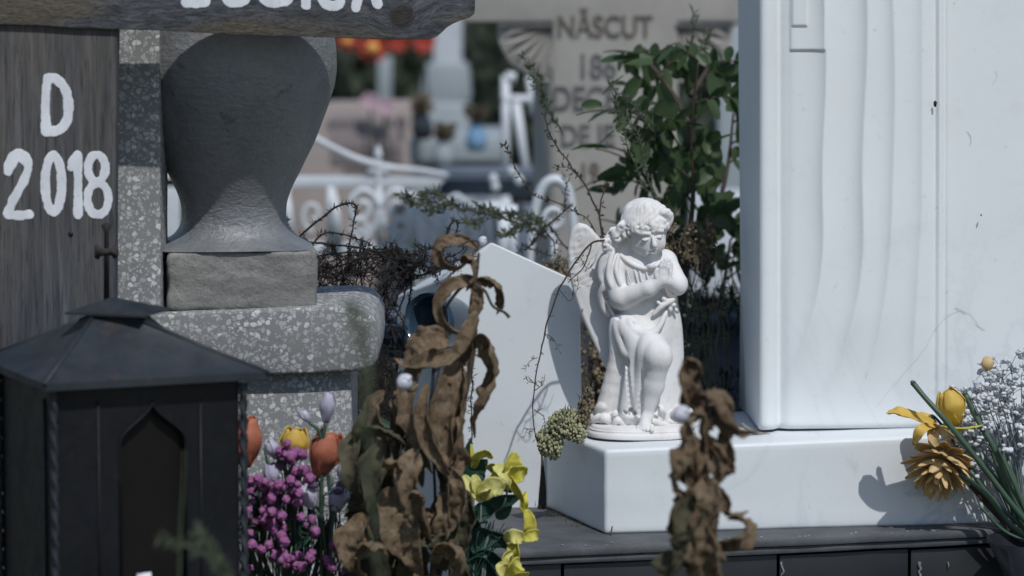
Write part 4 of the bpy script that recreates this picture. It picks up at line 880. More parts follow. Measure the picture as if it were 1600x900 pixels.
H=[ # hand placed leaves after the photo
([(748,392),(728,378),(704,376),(686,388),(690,408),(712,418),(732,408)],16,.9,.6,.3,'dryleaf2'),
([(722,412,.02),(730,398,.03),(744,410,.03),(742,440,.03),(728,455,.02)],22,1.5,1.5,.2,'dryleaf2'),
([(742,436,.01),(726,440,.02),(700,450,.03),(686,480,.03),(700,508,.02),(724,520,.01),(738,512)],20,1.4,.8,.2,'dryleaf'),
([(742,438,.01),(764,436,.02),(782,450,.02),(784,478,.01),(776,492,.01)],18,1.4,.8,.4,'dryleaf'),
([(744,440,.02),(752,470,.03),(746,510,.03),(738,552,.02)],26,1.6,1.2,.3,'dryleaf2'),
([(744,486,.04),(734,516,.05),(716,552,.05),(680,566,.05),(640,574,.04),(616,560,.03)],26,1.3,.9,.2,'dryleaf'),
([(700,530,.02),(672,534,.03),(650,548,.03),(634,572,.02)],34,1.2,.7,.3,'dryleaf'),
([(738,540,.02),(756,530,.03),(770,552,.03),(774,590,.03),(758,626,.03),(744,652,.02),(742,684,.01)],34,1.1,1.2,.2,'dryleaf'),
([(735,530,.0),(722,570,.01),(700,560,.02),(676,540,.03)],30,1.5,1,.2,'dryleaf2'),
([(716,560,.03),(700,600,.05),(690,650,.05),(700,700,.05),(690,740,.04)],44,1.1,.9,-.3,'dryleaf'),
([(722,572,.04),(726,610,.05),(722,660,.04),(726,710,.03)],36,1.3,.8,.6,'dryleaf'),
([(660,560,.03),(640,600,.04),(640,650,.05),(660,700,.05),(676,740,.04)],40,1.2,1.0,.2,'dryleaf'),
([(668,600,.05),(660,640,.07),(672,690,.07),(700,740,.06),(712,760,.05)],30,1.3,.9,.2,'dryleaf'),
([(600,610,.0),(586,640,.02),(600,680,.03),(618,700,.02)],34,1.2,1.3,.5,'dryleaf2'),
([(566,670,.0),(548,700,.03),(552,750,.04),(566,786,.02)],34,1.1,.9,.3,'dryleaf3'),
([(560,676,.02),(590,668,.04),(620,680,.04),(640,700,.03)],30,1.2,.9,.3,'dryleaf3'),
([(600,690,.03),(584,730,.05),(588,790,.05),(604,840,.03)],40,1.2,.9,.1,'dryleaf3'),
([(648,700,.06),(640,750,.08),(656,800,.08),(676,850,.06)],50,1.1,1,.2,'dryleaf'),
([(700,730,.05),(720,760,.07),(716,800,.06),(690,830,.05),(660,830,.04)],44,1.3,.8,.1,'dryleaf'),
([(610,760,.05),(620,810,.07),(640,860,.07),(660,900,.05)],54,1.1,.8,-.3,'dryleaf'),
([(570,800,.04),(552,840,.06),(556,880,.06),(580,910,.04)],44,1.2,.9,.3,'dryleaf'),
([(560,870,.07),(572,850,.09),(600,852,.09),(606,880,.08)],38,1.4,.8,.2,'dryleaf'),
([(676,880,.07),(690,850,.09),(716,856,.09),(722,890,.08),(700,915,.07)],40,1.5,.7,.2,'dryleaf'),
([(720,760,.02),(732,800,.03),(728,850,.03),(712,900,.02)],44,1.1,.8,.3,'dryleaf3'),
([(640,780,.03),(612,790,.05),(590,820,.05),(584,860,.04)],40,1.3,.8,.3,'dryleaf2'),
([(600,730,.09),(612,722,.1),(626,730,.1),(622,752,.09)],30,1.3,.5,.2,'dryleaf'),
([(640,780,.10),(652,770,.11),(662,780,.11),(656,798,.10)],26,1.3,.5,.2,'dryleaf'),
]
for i,(p,w_,c_,t_,r_,m_) in enumerate(H): leafpart(root,p,YD+.02,w_*(1.35 if i<8 else 1),c_,t_,r_,m_)
for i in range(32):
    x=random.uniform(560,722); y=random.uniform(610,880); d=random.uniform(-.09,.02); L=random.uniform(60,120); sx=random.uniform(-22,22)
    p=[(x,y,d),(x+sx*.5+random.uniform(-6,6),y+L*.33,d+.03),(x+sx+random.uniform(-10,10),y+L*.68,d+.025),(x+sx*.6+random.uniform(-14,14),y+L,d)]
    leafpart(root,p,YD,random.uniform(22,44),random.uniform(.8,1.6),random.uniform(-1.2,1.2),random.uniform(-1,1),random.choice(('dryleaf','dryleaf2','dryleaf3','dryleaf3')))
b=MB()
for i in range(9):
    x=random.uniform(570,720); b.tube(PP([(x,random.uniform(620,680)),(x+random.uniform(-12,12),780),(x*.4+680*.6,900)],YD+.03,6),[.0015,.003],6)
b.build('dry_stems',M['twig'],root)
YE=4.95; root=thing('withered_plant','narrow withered stalk with tightly curled dark brown leaves, right of the angel statue','dry plant',(P(1095,900,YE)[0],YE,.0))
b=MB(); b.tube(PP([(1082,572),(1096,620),(1100,680),(1096,740),(1100,800),(1092,860),(1096,950),(1098,1400)],YE,6),[.003,.005,.006],8); b.build('stalk',M['twig'],root)
H=[([(1092,640,.02),(1078,620,.03),(1066,596,.04),(1072,570,.03),(1088,566,.03),(1094,584,.03),(1086,598,.02)],24,1.5,.7,.2,'dryleaf2'),
([(1094,600,.01),(1076,606,.03),(1072,624,.03),(1086,636,.02)],22,1.5,.8,.2,'dryleaf2'),
([(1096,624,.02),(1112,610,.04),(1128,620,.05),(1140,650,.05),(1158,674,.03)],30,1.2,.9,.3,'dryleaf2'),
([(1108,620,.01),(1128,612,.03),(1146,632,.03),(1140,672,.03),(1126,690,.02)],28,1.3,.9,.2,'dryleaf'),
([(1130,660,.02),(1138,700,.03),(1142,736,.04),(1128,744,.05),(1112,730,.04)],30,1.4,.8,.3,'dryleaf2'),
([(1080,660,.03),(1090,640,.04),(1104,655,.04),(1108,700,.03),(1106,740,.02)],26,1.4,.9,.2,'dryleaf2'),
([(1072,660,.03),(1078,700,.04),(1066,730,.05),(1056,756,.04),(1072,784,.03)],34,1.2,.9,.3,'dryleaf'),
([(1088,680,.04),(1086,720,.05),(1094,752,.04)],16,1.3,.8,.3,'dryleaf'),
([(1100,700,.02),(1120,716,.04),(1130,740,.05),(1116,760,.05),(1102,742,.04)],26,1.4,.8,.2,'dryleaf'),
([(1098,750,.04),(1112,780,.06),(1108,820,.06),(1120,850,.05),(1140,880,.03)],40,1.2,.8,.1,'dryleaf'),
([(1118,760,.02),(1136,786,.04),(1142,802,.04),(1170,798,.03)],20,1.4,.6,.2,'dryleaf2'),
([(1124,850,.03),(1146,846,.05),(1166,834,.05),(1160,814,.04),(1136,812,.03)],26,1.4,.8,.2,'dryleaf'),
([(1090,780,.03),(1076,820,.05),(1072,860,.05),(1050,900,.04)],44,1.2,.9,.2,'dryleaf3'),
([(1064,770,.02),(1070,800,.03),(1086,830,.03)],24,1.3,.8,.3,'dryleaf2'),
([(1100,820,.06),(1104,860,.07),(1120,900,.06),(1130,930,.05)],44,1.2,.7,.3,'dryleaf'),
([(1080,850,.03),(1090,880,.05),(1084,920,.05)],44,1.2,.9,.3,'dryleaf2'),
([(1050,860,.02),(1044,890,.03),(1052,930,.03)],30,1.2,.9,.3,'dryleaf3'),
([(1138,670,.0),(1160,676,.02),(1190,672,.0)],10,1.2,.5,.2,'dryleaf2')]
for p,w_,c_,t_,r_,m_ in H: leafpart(root,p,YE,w_*1.25,c_,t_,r_,m_)
for i in range(16):
    x=random.uniform(1078,1118); y=random.uniform(630,860); L=random.uniform(40,80); sx=random.uniform(-26,26)
    leafpart(root,[(x,y,0),(x+sx*.6,y+L*.3,.03),(x+sx,y+L*.7,.03),(x+sx*.4,y+L,.01)],YE,random.uniform(26,42),random.uniform(1,1.6),random.uniform(-1,1),random.uniform(-1,1),random.choice(('dryleaf2','dryleaf','dryleaf2')))
# snails
def snail(px,py,Y,r,label):
    rt=thing('snail',label,'snail',P(px,py+r,Y),'white snails'); c=P(px,py,Y); R=r*sc(Y); b=MB(); V=[]; n=70; pts=[];rad=[]
    for i in range(n):
        t=i/(n-1); a=-t*2*math.pi*3.1+1.2; g=math.exp(1.9*(t-1)); pts.append(c+np.array((math.cos(a)*g*R*.46,-R*.42*(1-g)-R*.1,math.sin(a)*g*R*.46))); rad.append(g*R*.56)
    b.tube(pts,rad,14); b.ell(c+(0,R*.05,0),R*.80,16,12); b.build('shell',M['snail'],rt)
    b=MB(); b.tube(crom([c+(R*.3,R*.4,-R*.75),c+(R*.9,R*.2,-R*.6),c+(R*1.3,0,-R*.2)],5),[R*.3,R*.34,R*.15],8); b.build('body',M['dryoch'],rt)
snail(632,598,5.27,16,'round white snail on the brown leaves of the left withered stalk'); snail(1064,648,4.89,17,'out of focus white snail on the narrow withered stalk before the statue'); snail(754,377,6.22,9,'tiny pale snail at the tip of the white marble pillar')
# blurred green sprouts in front
for pts,lb in (([(545,478),(560,510),(570,560),(572,640),(580,760),(590,920)],'soft out of focus green sprout before the round end of the terrazzo slab'),([(250,842),(300,856),(330,872),(350,905)],'fuzzy grey-green shoot in front of the black lantern window'),([(288,705),(286,760),(282,830),(280,920)],'pale thin upright shoot in front of the lantern window'),([(306,826),(322,850),(340,874),(356,905)],'short fuzzy shoot beside the lantern corner')):
    Y=4.35 if pts[0][0]!=545 else 3.7; b=MB(); q=PP(pts,Y,8); b.tube(np.vstack([q,[[q[-1][0],q[-1][1],.35]]]),[.0009,.0014,.0014],6)
    for p in q:
        for k in range(0 if pts[0][0]==288 else 3): d=unit(RS.randn(3)*(1,.6,1)+(0,0,.6)); b.ribbon([p,p+d*.006,p+d*.014],.0014,.3,nc=3,rip=0)
    tag(b.build('green_shoot',M['sprig']),lb,'shoot',None)
# ================================================================ artificial flowers on the left
def petal(b,base,d,out,L,W,cup=.8,bend=.5,nn=9,shape='pet',rip=.08):
    d=unit(d); out=unit(out); pts=[base+d*L*t+out*L*(bend*math.sin(t*math.pi*.8)) for t in np.linspace(0,1,nn)]
    b.ribbon(pts,W*.5,cup,nc=7,rip=rip,shape=shape,ref=tuple(-out))
def tulip(px,py,Y,h,r,m,label,lean=0,edge=None,tag_='tulip',name='fabric_tulip',openf=.75,group=None,stemto=None,n=6):
    k=sc(Y); base=P(px,py+h*.5,Y); rt=thing(name,label,tag_,(base[0],Y,.36),group); ax=unit((math.sin(lean),-.05,math.cos(lean)))
    sx=unit(np.cross(ax,(0,1,0))); sy=np.cross(ax,sx); a0=RS.uniform(0,6)
    for i in range(n):
        a=a0+i*2*math.pi/n+(.25 if i%2 else 0); o=math.cos(a)*sx+math.sin(a)*sy; rr=(1 if i%2 else .88)*r*k; pts=[]
        for t in np.linspace(0,1,12):
            f=math.sin(min(1,t*1.35+.08)*math.pi/2)*(1-.0*t)-max(0,t-.55)**1.5*openf*1.6
            pts.append(base+ax*h*k*t*(1 if i%2 else .95)+o*rr*f)
        b=MB(); b.ribbon(pts,r*k*.82,.85,nc=9,rip=.05,shape='pet',ref=tuple(-o)); ob=b.build('petal',M[m],rt)
        md=ob.modifiers.new('thickness','SOLIDIFY'); md.thickness=.0007
        if edge and i%2==0:
            b=MB(); b.ribbon([p+o*.0004 for p in pts[9:]],r*k*.22,.8,nc=5,shape='flat',rip=.1,ref=tuple(-o)); b.build('dark_edge',M[edge],rt)
    b=MB(); q=stemto or (px-math.sin(lean)*60,py+h*.5+140); e=P(q[0],q[1],Y+.02); b.tube(crom([base,base-ax*.03,e,(e[0],Y+.02,.36)],6),.0026,8); b.build('stem',M['stem'],rt)
    return rt
YT2=5.46
tulip(384,690,YT2,82,26,'orange','orange tulip touching the twisted bar of the lantern',.05,'redbrown',group='fabric tulips')
tulip(497,707,YT2,76,29,'orange','orange tulip with dark edged tip below the tall lilac bud',.30,'redbrown',group='fabric tulips')
tulip(457,694,YT2+.05,56,25,'yellow','yellow tulip between the two orange tulips',.12,group='fabric tulips')
for px,py,h,r,ln,lb,mm in ((509,636,50,14,.12,'tall lilac bud standing highest of the flowers','lilac'),(483,648,22,8,-.6,'small grey-lilac bud left of the tall lilac bud','lilac'),(434,700,34,13,-.5,'pale lilac bud behind the yellow tulip','lilac'),(491,772,46,20,-.4,'white lilac blossom hanging over the purple berries','lilac'),(524,778,46,18,.2,'white lilac blossom beside the withered stalk','lilac'),(532,736,46,14,.3,'slim lilac bud between orange tulip and withered stalk','lilac'),(427,742,40,14,-.1,'lilac bud low among the purple berries','lilac')):
    tulip(px,py,YT2-.02,h,r,mm,lb,ln,None,'crocus','fabric_crocus',.9,'lilac fabric crocuses',n=5)
for px,py,r in ((489,758,9),(528,768,8)): 
    b=MB(); b.ell(P(px,py,YT2-.035),(r*.9e-3,.006,r*.6e-3),8,6); tag(b.build('violet_throat',M['violet']),('dark violet throat of the blossom over the berries' if px<500 else 'dark violet throat of the blossom beside the withered stalk'),'flower throat')
leafs=[((388,742),(400,800),(390,880),16),((412,700),(430,780),(438,880),14),((470,790),(462,840),(450,900),16),((520,800),(498,850),(470,900),18),((505,820),(510,860),(508,920),14),((560,640),(585,655),(615,668),14),((440,880),(470,850),(490,820),20),((376,800),(384,850),(396,910),22),((530,740),(520,800),(505,860),12)]
bqs=thing('tulip_foliage','loose green leaves and stems among the tulips and berries','foliage',(P(450,900,5.3)[0],5.3,.36))
for p0,p1,p2,w_ in leafs: leafpart(bqs,[(*p2,0),(*p1,.02),(*p0,.0)],YT2+.02,w_,.6,.5,.4,random.choice(('stem','gleaf')),rip=.05)
b=MB()
for i in range(70):
    x=random.uniform(375,560); b.tube(PP([(x,random.uniform(740,820)),(x+random.uniform(-14,14),860),(x*.6+460*.4,960),(455,1290)],YT2+random.uniform(.0,.08),5),[.001,.0016],5)
for i in range(16):
    x=random.uniform(380,545); y=random.uniform(760,880); r=random.uniform(8,16); b.tube(PP([(x+r*math.cos(a),y+r*math.sin(a)) for a in np.linspace(0,5,9)],YT2-.03,3),.0009,5)
b.build('wiry_stems',M['gleaf'],bqs)
cl=[(455,735,34,34,24),(408,786,34,40,26),(455,862,34,30,18),(437,800,40,40,20),(530,868,20,34,12),(380,860,16,40,5),(476,760,22,26,8),(452,705,12,14,4),(405,830,24,34,9),(482,830,16,26,5),(610,808,3,3,1)]
for ci,(cx_,cy_,rx,ry,nn) in enumerate(cl):
    if ci in (2,3,5,6,7,8,9): continue
subs=[((455,745),'upper',[cl[0],cl[6],cl[7]],'magenta berry spray rising in front of the yellow tulip'),((408,790),'left',[cl[1],cl[5],cl[8]],'magenta berry spray beside the lantern bar'),((450,850),'low',[cl[2],cl[3],cl[9]],'magenta berry spray lowest in the centre of the bouquet'),((530,868),'right',[cl[4],cl[10]],'small magenta berry spray under the withered stalk')]
for (sx_,sy_),_,cs,lb in subs:
    rt=thing('berry_spray',lb,'berry spray',(P(sx_,sy_,YT2)[0],YT2,.36),'magenta berry sprays'); bt=MB()
    for cx_,cy_,rx,ry,nn in cs:
        for i in range(nn):
            a=random.uniform(0,6.28); rr=random.random()**.5; x=cx_+rx*rr*math.cos(a); y=cy_+ry*rr*math.sin(a); d=random.uniform(.0,.07); r=random.uniform(5,8.5)*sc(YT2-d)
            c=P(x,y,YT2-d); b=MB(); b.ell(c,r,18,14,nzamp=.3); b.build('berry',M['berry'],rt)
            bt.tube(crom([c,(P(x*.6+sx_*.4,y+40,YT2)),P(sx_,sy_+90,YT2)],4),.0009,5)
    bt.tube([P(sx_,sy_+90,YT2),(P(sx_,sy_+90,YT2)[0],YT2,.36)],.0022,6); bt.build('stalk',M['stem'],rt)
b=MB(); 
# yellow orchids
YO=5.53
def blossom(name,label,cat,Y,petals,stem,group=None,root=None,thick=.0008):
    rt=thing(name,label,cat,(P(stem[0][0],0,Y)[0],Y,.36),group)
    for pts,w_,curl,roll,m in petals: 
        o=leafpart(rt,pts,Y,w_,curl,.2,roll,m,name='petal',rip=.10,shape='pet')
    b=MB(); b.tube(PP(stem,Y+.01,6),.0016,6); b.build('stem',M['breathstem'],rt); return rt
blossom('fabric_orchid','pale lemon blossom spread widest over the dark green leaves','orchid',YO,[([(756,780,.02),(738,764,.03),(722,744,.02)],26,.7,.3,'lemonpale'),([(752,776,.02),(744,758,.03),(740,742,.03)],22,.9,.2,'lemonpale'),([(750,776,.03),(770,760,.04),(786,768,.03)],34,.5,-.3,'lemonpale'),([(752,778,.02),(756,768,.04),(768,764,.04)],26,.9,.2,'lemonpale'),([(752,772,.0),(768,750,.01),(776,736,0)],20,.9,.3,'lemon')],[(752,778),(750,820),(740,900),(735,1290)],'yellow orchids')
blossom('fabric_orchid','deep yellow blossom highest, against the white pillar','orchid',YO,[([(796,748,.01),(800,726,.02),(802,706,.02)],32,.9,.2,'lemon'),([(796,748,.02),(812,740,.03),(820,744,.02)],30,.9,-.4,'lemon'),([(796,748,.02),(786,736,.02),(772,728,.01)],28,.8,.4,'lemonpale'),([(796,746,.02),(808,762,.03),(818,784,.02)],24,.9,.6,'lemon'),([(796,748,.03),(794,758,.03),(792,766,.02)],16,.9,.6,'lemonpale')],[(798,748),(786,790),(760,860),(742,1290)],'yellow orchids')
blossom('fabric_orchid','yellow blossom curling at the right edge of the bouquet','orchid',YO,[([(818,842,.01),(826,822,.02),(822,796,.02)],26,1.1,.4,'lemon'),([(818,842,.02),(800,838,.03),(790,846,.02)],26,.9,.2,'lemonpale'),([(818,842,.03),(834,836,.03),(840,838,.02)],22,.9,-.2,'lemon'),([(800,842,.02),(806,862,.03),(808,888,.02)],30,1.0,.5,'lemon'),([(820,800,.01),(816,784,.02),(822,768,.01)],20,1.1,.5,'lemon')],[(800,842),(780,840),(755,880),(742,1290)],'yellow orchids')
blossom('fabric_orchid','lowest lemon blossom cut by the lower edge of the picture','orchid',YO-.02,[([(796,900,.02),(784,888,.03),(778,880,.03)],26,.9,.2,'lemonpale'),([(796,898,.02),(806,884,.03),(812,878,.02)],28,.9,.2,'lemon'),([(798,905,.02),(814,900,.03),(826,898,.02)],20,.9,.2,'lemon'),([(796,900,.01),(788,872,.02),(800,862,.01)],18,1,.4,'lemonpale')],[(798,900),(770,950),(742,1290)],'yellow orchids')
blossom('fabric_orchid','small yellow petal cup beside the large round teal leaf','orchid',YO+.01,[([(740,730,.0),(744,712,.01),(760,706,.01),(770,716,.01)],22,1,.3,'lemon'),([(742,732,.0),(738,714,.0),(736,694,.0)],8,.8,.3,'lemon'),([(764,735,.0),(776,728,.01),(784,744,.0)],26,.7,.3,'lemonpale')],[(742,730),(740,800),(738,1290)],'yellow orchids')
fo=thing('orchid_foliage','teal green fabric leaves under the yellow blossoms','foliage',(P(745,900,YO)[0],YO,.36))
for pts,w_,r_ in (([(728,735),(730,710),(736,684)],18,.3),([(738,764),(742,735),(762,718)],40,.2),([(744,800),(780,786),(816,774)],30,.1),([(740,812),(758,800),(770,806)],36,-.2),([(736,830),(760,838),(790,846),(812,870)],34,.3),([(730,790),(736,812),(752,826)],40,.5),([(742,880),(760,872),(796,890)],40,.2),([(735,860),(750,850),(782,836)],34,-.3),([(728,900),(750,880),(780,910)],40,.4),([(775,810),(788,800),(800,790)],20,.3),([(726,760),(724,740),(728,710)],22,.3),([(770,750),(790,762),(800,770)],14,.3)):
    leafpart(fo,[(x,y,.0) for x,y in pts],YO+.012,w_,.5,.3,r_,'gleaf',rip=.06)
b=MB()
for i in range(90):
    a=random.uniform(-1.9,.9); x=735+random.uniform(-10,10); L=random.uniform(40,95); b.tube(PP([(742,1000),(x,905),(x+L*.6*math.sin(a),870-L*.25*math.cos(a)),(x+L*math.sin(a),860-L*.6*math.cos(a))],YO+.03+random.uniform(-.03,.03),5),[.0012,.0006],4)
b.tube(PP([(745,895),(742,1290)],YO+.02),.006,8); b.build('needle_fronds',M['gleaf'],fo)
# ================================================================ right hand bouquet
YR2=5.955
base=P(1612,900,YR2)
rt=thing('tan_chrysanthemum','faded tan fabric chrysanthemum hanging over the marble block at the right','flower',(base[0],YR2,0)); 
c=P(1472,722,YR2); axis=unit((-.32,-.55,-.75)); s1=unit(np.cross(axis,(0,0,1))); s2=np.cross(axis,s1)
for lay,(nn,tilt,L,wd_,o) in enumerate(((13,1.75,50,27,-.016),(13,1.4,52,27,-.010),(11,1.05,48,26,-.004),(9,.7,42,24,.002),(6,.35,32,20,.008))):
    for i in range(nn):
        a=i*2*math.pi/nn+lay*.5+RS.uniform(-.12,.12); o_=math.cos(a)*s1+math.sin(a)*s2; t=tilt+RS.uniform(-.12,.12); d=unit(o_*math.sin(t)+axis*math.cos(t))
        LL=L*sc(YR2)*RS.uniform(.85,1.1); b0=c+axis*o+o_*.006; pts=[b0+d*LL*q+axis*LL*.42*q*q-(0 if lay else 0)*axis for q in np.linspace(0,1,8)]
        b=MB(); b.ribbon(pts,wd_*.5*sc(YR2),1.1,nc=7,rip=.08,shape='pet',ref=tuple(axis)); ob=b.build('petal',M['mum'],rt); md=ob.modifiers.new('thickness','SOLIDIFY'); md.thickness=.0008
b=MB(); b.ell(c+axis*.006,.012,10,7); b.ell(c-axis*.02,(.014,.014,.018),10,8); b.build('flower_centre',M['mum'],rt)
b=MB(); b.tube(crom([c-axis*.01,P(1490,735,YR2+.01),P(1530,770,YR2),P(1590,840,YR2),P(1612,900,YR2)],6),.0026,8); b.tube(crom([P(1500,738,YR2+.03),P(1540,786,YR2+.03),P(1600,850,YR2+.02)],6),.0035,8); b.build('stem',M['twig'],rt)
rt=thing('yellow_lily','flat open yellow fabric lily above the tan chrysanthemum','flower',(base[0]+.01,YR2,0))
for pts,w_,r_,m in (([(1462,664,.0),(1432,654,.03),(1405,646,.03),(1386,645,.02)],30,1.15,'yellow'),([(1462,664,.02),(1440,672,.05),(1428,694,.04)],20,1.0,'yellow'),([(1464,664,.0),(1500,668,.03),(1535,664,.01)],24,1.2,'lemon'),([(1462,664,.02),(1480,676,.05),(1492,684,.05)],26,.8,'mum'),([(1460,662,-.01),(1440,650,-.03),(1425,650,-.04)],24,1.2,'yellow'),([(1462,666,.02),(1458,680,.04),(1464,698,.04)],20,.5,'mum')):
    leafpart(rt,pts,YR2-.02,w_,.7,.1,r_,m,name='petal',shape='pet',rip=.1)
b=MB(); b.tube(crom([P(1462,664,YR2-.02),P(1458,650,YR2),P(1490,690,YR2),P(1600,860,YR2)],6),.0022,7); b.build('stem',M['gleaf'],rt)
rt=tulip(1497,634,YR2-.02,60,25,'yellow','closed yellow bud tilted left above the yellow lily',-.35,None,'flower bud','yellow_bud',1.0,stemto=(1580,790))
rt=thing('cut_stems','bundle of thick green plastic stems crossing the yellow flowers','flower stems',(base[0]+.02,YR2,0))
for pts,r in (([(1427,599,.05),(1446,622,.06),(1480,660,.07),(1530,722,.06),(1600,812,.03),(1640,850,0)],5.5),([(1508,616,.0),(1530,660,.01),(1556,706,.02),(1590,790,.02),(1630,850,0)],5.5),([(1500,740,.03),(1540,772,.03),(1580,820,.02),(1630,855,0)],5),([(1515,735,.0),(1560,790,.0),(1636,855,0)],5),([(1560,700,.03),(1586,760,.03),(1625,860,0)],4),([(1545,690,.0),(1570,760,.0),(1610,850,0)],4.5),([(1574,720,.02),(1600,790,.02)],4),([(1530,790,.0),(1570,830,.0),(1625,855,0)],3.5)):
    b=MB(); q=PP(pts,YR2-.01,7); b.tube(q,r*.8*sc(YR2)*np.array([1,.92,1.05,.95,1.08,1]),10)
    if r>5.4: b.tube([q[0],q[0]+unit(q[0]-q[1])*.005],[r*sc(YR2)*.95,r*sc(YR2)*.4],8)
    b.build('stem',M['stem'],rt)
rt=thing('babys_breath','grey-white dried baby\'s breath spray at the right edge','dried flower spray',(base[0]+.03,YR2+.05,0)); bt=MB()
for br in range(64):
    ex=random.uniform(1478,1640); ey=random.uniform(545,735)
    if ey<545+ (1600-ex)*.55: ey=545+(1600-ex)*.62+random.uniform(0,60)
    d=random.uniform(-.06,.06); e=P(ex,ey,YR2+.03-d); m_=P(ex*.55+1600*.45,ey*.5+780*.5+random.uniform(-20,20),YR2+.03-d*.5); bt.tube(crom([e,m_,P(1612,880,YR2+.02)],5),[.0007,.0014],5)
    for k in range(random.randint(4,9)):
        t=random.uniform(0,.35); p=e*(1-t)+m_*t; q=p+RS.uniform(-1,1,3)*(.024,.02,.02)+(0,0,.006); bt.tube(crom([p,(p+q)/2+(0,0,.003),q],3),.0006,4)
        b=MB(); r=random.uniform(4,7.5)*sc(YR2)
        for j in range(4): b.ell(q+RS.uniform(-1,1,3)*r*.45,np.array((r,r,r*.75))*random.uniform(.5,.8),7,5,nzamp=.18)
        bt_o=(b,)
        if k<2 and br<48: b.build('blossom',M['breath'],rt)
        else:
            if not hasattr(rt,'_x'): pass
            rest=globals().setdefault('REST',MB()); rest.V+=b.V; rest.F+=[tuple(i+rest.n for i in f) for f in b.F]; rest.n+=b.n
o=REST.build('small_blossoms',M['breath'],rt); o['kind']='stuff'
bt.build('stem',M['breathstem'],rt)
b=MB(); b.ell(P(1543,568,YR2),(.010,.010,.011),10,8,nzamp=.12); b.build('brown_bud',M['mum'],rt,label='dried beige-brown bud')
b=MB(); V=[];c0=P(1628,850,5.88); zv=P(1628,842,5.88)[2]; 
rt=thing('stone_vase','dark stone flower vase in the lower right corner holding the bouquet','vase',(c0[0],YR2,0)); pf=[(0,.05),(.02,.05),(.04,.022),(zv-.13,.022),(zv,.086),(zv-.002,.080),(zv-.10,.02)]
for z_,r in pf:
    for j in range(24): a=j*2*math.pi/24; V.append((c0[0]+r*math.cos(a),5.88+r*math.sin(a),z_))
b.add(V,[(i*24+j,i*24+(j+1)%24,(i+1)*24+(j+1)%24,(i+1)*24+j) for i in range(len(pf)-1) for j in range(24)]); b.build('vase_body',M['tile'],rt)
# ================================================================ plants round the statue
def twigthing(name,label,cat,Y,stems,m='twig',needles=0,nl=.008,seedy=None,group=None,nw=.0008,base=None,nm=None):
    p0=P(*stems[0][0][0][:2],Y) if base is None else base; rt=thing(name,label,cat,p0,group); b=MB(); nb=MB()
    for st in stems:
        r=st[1]; q=PP(st[0],Y,8); q=q+np.array([[nz(p,40)*.003,0,nz(p,40,5)*.003] for p in q]); b.tube(q,[r*sc(Y),r*.5*sc(Y)],6)
        for i in range(int(needles*len(q)/8)):
            j=RS.randint(1,len(q)); p=q[j]; T=unit(q[j]-q[j-1]); d=unit(T*.7+RS.randn(3)*(.8,.5,.8)); L=nl*RS.uniform(.5,1.3); mid=p+d*L*.5+RS.randn(3)*L*.08
            nb.ribbon([p,mid,p+d*L+(0,0,L*.15)],nw*RS.uniform(.7,1.3),.4,nc=3,rip=0)
    b.build('stems',M[m],rt)
    if nb.n: nb.build('foliage' if nm is None else nm,M[seedy or m],rt)
    return rt
st=[([(455,385),(490,350),(530,322),(548,318),(556,324),(553,345),(548,372),(544,400)],2.2),([(448,377),(520,382),(600,394),(690,402)],2.2),([(455,410),(520,396),(600,398),(680,410)],1.8),([(470,440),(490,380),(515,362),(545,368),(580,384)],1.8),([(440,342),(448,345),(450,360),(456,372)],1.2),([(620,445),(660,430),(700,412),(745,400)],2),([(690,396),(698,365),(708,345),(714,350),(706,380)],2)]
for i in range(88):
    x0=random.uniform(462,690); y0=random.uniform(425,545) if x0<640 else random.uniform(400,430); x1=x0+random.uniform(-90,90); x1=min(max(x1,458),730); y1=random.uniform(378,430)+ (0 if x1>500 else 10)
    if x1>650: y1=min(y1,420)
    st.append(([(x0,y0,random.uniform(-.05,.05)),((x0+x1)/2+random.uniform(-25,25),(y0+y1)/2+random.uniform(-15,15),random.uniform(-.05,.05)),(x1,y1),(x1+random.uniform(-20,20),y1+random.uniform(5,25))],random.uniform(.7,1.7)))
twigthing('bramble_tangle','dense black dry bramble tangle between the baluster plinth and the white pillar','brambles',6.2,st,'bramble',19,.009,base=(P(580,500,6.2)[0],6.2,0))
st=[]
for i in range(80):
    x0=random.uniform(556,616); y0=random.uniform(560,760); st.append(([(x0,y0+90),(x0+random.uniform(-12,12),y0),(x0+random.uniform(-25,25),y0-random.uniform(20,60))],random.uniform(.8,1.8)))
twigthing('dark_undergrowth','dark dry undergrowth in the gap between terrazzo slab and white pillar','undergrowth',6.2,st,'bramble',18,.012,base=(P(590,800,6.2)[0],6.2,0))
b=MB(); b.box((P(540,0,6.5)[0],6.45,0),(P(640,0,6.5)[0],6.62,P(600,585,6.45)[2]))
tag(b.build('earth_bank',M['soil'],rough=.015,rs=12),None,None,kind='structure')
twigthing('hanging_twig','thin black twig hanging down the face of the white pillar beside the brown leaves','twig',6.14,[([(735,505),(738,540),(733,570),(738,600),(736,640),(738,700)],1.6)],'bramble',26,.011)
twigthing('conifer_sprig','grey-green leafy sprig arching behind the tip of the white pillar','sprig',6.6,[([(855,372),(820,352),(780,340),(740,330),(700,322),(665,312),(628,302)],2),([(830,356),(810,338),(792,334)],1),([(815,350),(800,366),(782,366)],1),([(760,336),(745,350),(730,348)],1),([(700,322),(684,332),(670,330)],1),([(850,368),(842,350),(830,340)],1),([(680,316),(650,318),(640,312)],1),([(800,348),(770,330),(745,322)],1.4),([(720,326),(690,306),(665,302)],1.2)],'twig',26,.015,'sprig',nw=.0019)
